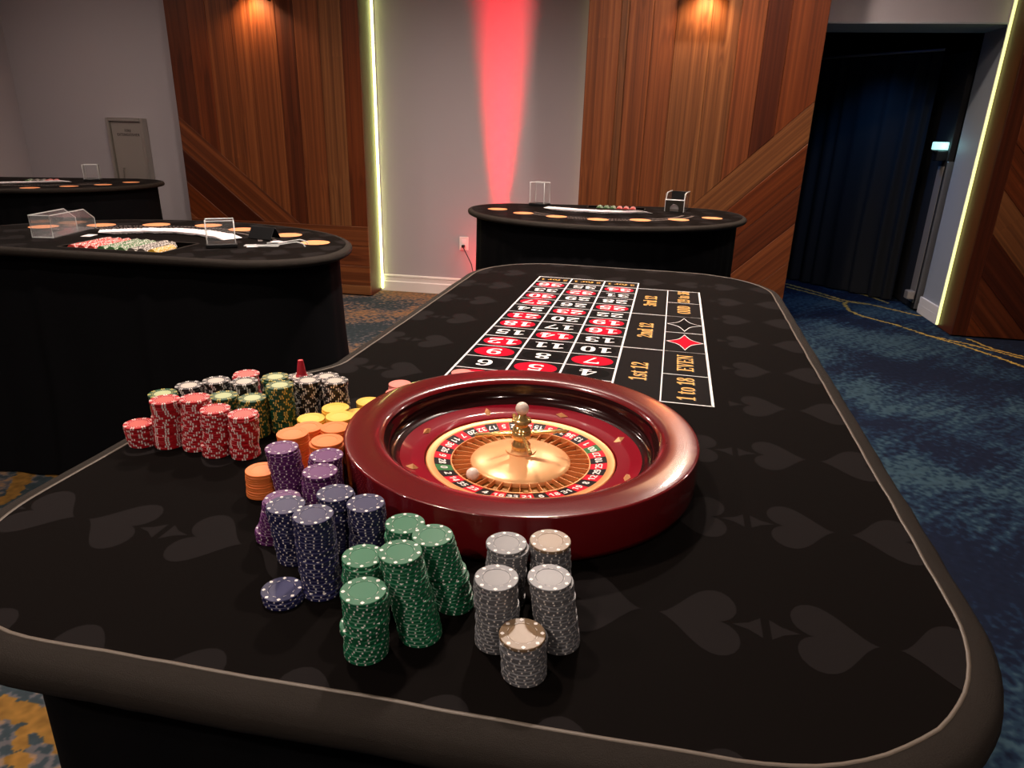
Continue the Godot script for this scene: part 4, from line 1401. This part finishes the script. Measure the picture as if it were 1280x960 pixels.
func card_tables() -> void:
	var m := mt("acrylic_edge", Color(0.92, 0.93, 0.93, 0.55), 0.15)
	m.transparency = BaseMaterial3D.TRANSPARENCY_ALPHA
	for k in [["roll_red", c8(206, 66, 60)], ["roll_green", c8(70, 116, 66)], ["roll_black", c8(96, 88, 80)], ["roll_yellow", c8(214, 168, 54)]]:
		var r := mt(k[0], k[1], 0.5)
		fine_normal(r, 0.5, 41, 60.0, 4.0, 0.5)
	# near left
	card_table(Vector2(-1.938, -2.206), 0.01, 0.847, 0.904, "black skirted card table at left with dealer's tray nearest the camera", [[-2.551, -2.672], [-2.37, -2.798], [-2.164, -2.893], [-1.94, -2.95], [-1.736, -2.888], [-1.474, -2.804], [-1.279, -2.654]], 0.34, 0.016, 0.07, 71, [Vector3(-1.905, BY, -2.378), 0.0, 0.43, 0.235])
	shoe(Vector3(-2.31, BY, -2.405) + Vector3(0, 0.0006, 0), 1.75, "clear acrylic card shoe on the left card table")
	chip_tray(Vector3(-1.905, BY, -2.378), 0.0, 0.43, 0.235, [["roll_red", 1.0, "red", "first groove", 0], ["roll_red", 1.0, "red", "second groove", 0], ["roll_red", 1.0, "red", "third groove", 0], ["roll_green", 1.0, "green", "fourth groove", 0], ["roll_green", 1.0, "green", "fifth groove", 0], ["roll_green", 0.9, "green", "sixth groove", 0], ["roll_black", 1.0, "grey", "seventh groove", 0], ["roll_black", 0.9, "grey", "eighth groove", 0], ["roll_yellow", 0.6, "yellow", "ninth groove", 0]], "left card table")
	card_spread([[-2.175, -2.595], [-2.06, -2.68], [-1.93, -2.71], [-1.79, -2.69], [-1.64, -2.62]], 52, "left card table", "fanned cards on the left card table")
	holder(Vector3(-1.565, BY + 0.0006, -2.45), 0.55, "clear discard holder with black foot on the left card table", 0.085)
	var s := thing("tent_sign", "small black tent sign on the left card table", "sign", Vector3(-1.515, BY + 0.0006, -2.68), -0.18)
	var st := begin()
	add_box(st, Vector3(0, 0.025, 0.017), Vector3(0.115, 0.055, 0.003), 0.001, Basis(Vector3.RIGHT, -0.55))
	part("front_board", done(st), M["black_plastic"], s)
	var st2 := begin()
	add_box(st2, Vector3(0, 0.025, -0.017), Vector3(0.115, 0.055, 0.003), 0.001, Basis(Vector3.RIGHT, 0.55))
	part("back_board", done(st2), M["black_plastic"], s)
	var g := thing("plastic_clip", "small clear plastic piece with curved ends beside the tent sign", "clip", Vector3(-1.375, BY + 0.0006, -2.53), 0.25)
	part("plate", box(Vector3(0.13, 0.004, 0.03), 0.001, Vector3(-0.06, 0.0022, 0.01)), M["acrylic_edge"], g)
	for q in [-0.03, 0.03]:
		part("curved_end", tube(smooth_path([Vector3(-0.05, 0.006, q), Vector3(0.02, 0.012, q), Vector3(0.08, 0.022, q), Vector3(0.105, 0.014, q), Vector3(0.11, 0.004, q)], 14), 0.0025, 6), M["acrylic_edge"], g)
	# a few small cards and tokens near the sign and the shoe
	for p in [[-1.47, -2.50, 0.6, "beside the discard holder"], [-1.42, -2.62, 1.1, "in front of the tent sign"], [-2.20, -2.52, 0.2, "between shoe and chip tray"]]:
		var o := rounded([[-0.02, -0.03, 0.003], [0.02, -0.03, 0.003], [0.02, 0.03, 0.003], [-0.02, 0.03, 0.003]], 2)
		single("printed_card", slab(o, 0, 0.0006), M["card_white"], "small white card lying %s" % p[3], "card", Vector3(p[0], BY + 0.0008, p[1]), p[2])
	# middle
	card_table(Vector2(-0.255, -4.625), 3.337, 0.825, 1.016, "black skirted card table before the middle walnut panel", [[-0.825, -4.155], [-0.647, -4.013], [-0.445, -3.923], [-0.212, -3.878], [0.014, -3.943], [0.224, -4.042], [0.419, -4.197]], 0.11, 0.009, 0.02, 72, [Vector3(-0.14, BY, -4.53), -0.03, 0.36, 0.13])
	holder(Vector3(-0.617, BY + 0.0006, -4.46), -0.35, "clear discard holder on the middle card table", 0.125)
	chip_tray(Vector3(-0.14, BY, -4.53), -0.03, 0.36, 0.13, [["roll_green", 1.0, "green", "first groove", 0], ["roll_green", 1.0, "green", "second groove", 0], ["roll_green", 1.0, "green", "third groove", 0], ["roll_red", 1.0, "red", "fourth groove", 0], ["roll_red", 1.0, "red", "fifth groove", 0], ["roll_red", 1.0, "red", "sixth groove", 0]], "middle card table")
	card_spread([[-0.52, -4.27], [-0.36, -4.22], [-0.21, -4.20], [-0.06, -4.23], [0.04, -4.29]], 52, "middle card table", "fanned cards on the middle card table")
	dark_shoe(Vector3(0.213, BY + 0.0006, -4.42), -0.2, "black and clear card shoe on the middle card table")
	# far left corner
	card_table(Vector2(-4.456, -4.937), 3.491, 0.816, 1.0, "black skirted card table in the far left corner", [[-4.16, -3.99], [-3.993, -4.135], [-3.877, -4.341], [-3.781, -4.547], [-3.758, -4.81]], 0.13, 0.010, 0.02, 73, [Vector3(-4.38, BY, -4.66), 0.52 + PI, 0.33, 0.14])
	holder(Vector3(-4.07, BY + 0.0006, -4.80), 0.5, "clear discard holder on the corner card table", 0.10)
	card_spread([[-4.45, -4.20], [-4.34, -4.33], [-4.24, -4.45], [-4.13, -4.60]], 40, "corner card table", "fanned cards on the corner card table")
	chip_tray(Vector3(-4.38, BY, -4.66), 0.52 + PI, 0.33, 0.14, [["roll_red", 1.0, "red", "first groove", 0], ["roll_red", 1.0, "red", "second groove", 0], ["roll_black", 0.8, "grey", "third groove", 0], ["roll_black", 0.8, "grey", "fourth groove", 0], ["roll_green", 1.0, "green", "fifth groove", 0]], "corner card table")

func dark_shoe(at: Vector3, turn: float, label: String) -> void:
	var t := thing("card_shoe", label, "card shoe", at, turn)
	var W := 0.11
	var L := 0.2
	var H := 0.11
	for s in [-1.0, 1.0]:
		part("side_wall", box(Vector3(0.006, H, L), 0.002, Vector3(s * W / 2, H / 2, -L / 2)), M["acrylic"], t)
		part("polished_edge", tube([Vector3(s * W / 2, 0.003, 0), Vector3(s * W / 2, 0.07, 0), Vector3(s * W / 2, H, -0.04), Vector3(s * W / 2, H, -L)], 0.004, 6), M["acrylic_edge"], t)
	part("back_plate", box(Vector3(W, H, 0.005), 0.001, Vector3(0, H / 2, -L)), M["black_plastic"], t)
	part("floor_plate", box(Vector3(W, 0.005, L), 0.001, Vector3(0, 0.003, -L / 2)), M["black_plastic"], t)
	# front plate with an arched finger opening
	var o := PackedVector2Array([Vector2(-W / 2, 0), Vector2(-0.026, 0), Vector2(-0.026, 0.02)])
	for i in range(1, 12): o.append(Vector2(-0.026 * cos(PI * i / 12.0), 0.02 + 0.026 * sin(PI * i / 12.0)))
	o.append_array(PackedVector2Array([Vector2(0.026, 0.02), Vector2(0.026, 0), Vector2(W / 2, 0), Vector2(W / 2, 0.068), Vector2(-W / 2, 0.068)]))
	part("front_plate", slab(o, -0.004, 0.0), M["rail_vinyl"], t, Vector3(0, 0.001, 0), Vector3(-PI / 2, 0, 0))
	part("top_card", box(Vector3(0.095, 0.028, 0.004), 0.001, Vector3(0, 0.03, -0.02)), M["card_white"], t)
	part("roller_bar", tube([Vector3(-W / 2, 0.071, 0), Vector3(W / 2, 0.071, 0)], 0.004, 8), M["acrylic_edge"], t)

func _ready() -> void:
	rng.seed = 20240611
	setup_camera_and_light()
	make_materials()
	room()
	room_fittings()
	card_tables()
	roulette_table()
	wheel()
	chips()
	for o in find_children("*", "MeshInstance3D", true, false):
		o.cast_shadow = GeometryInstance3D.SHADOW_CASTING_SETTING_ON
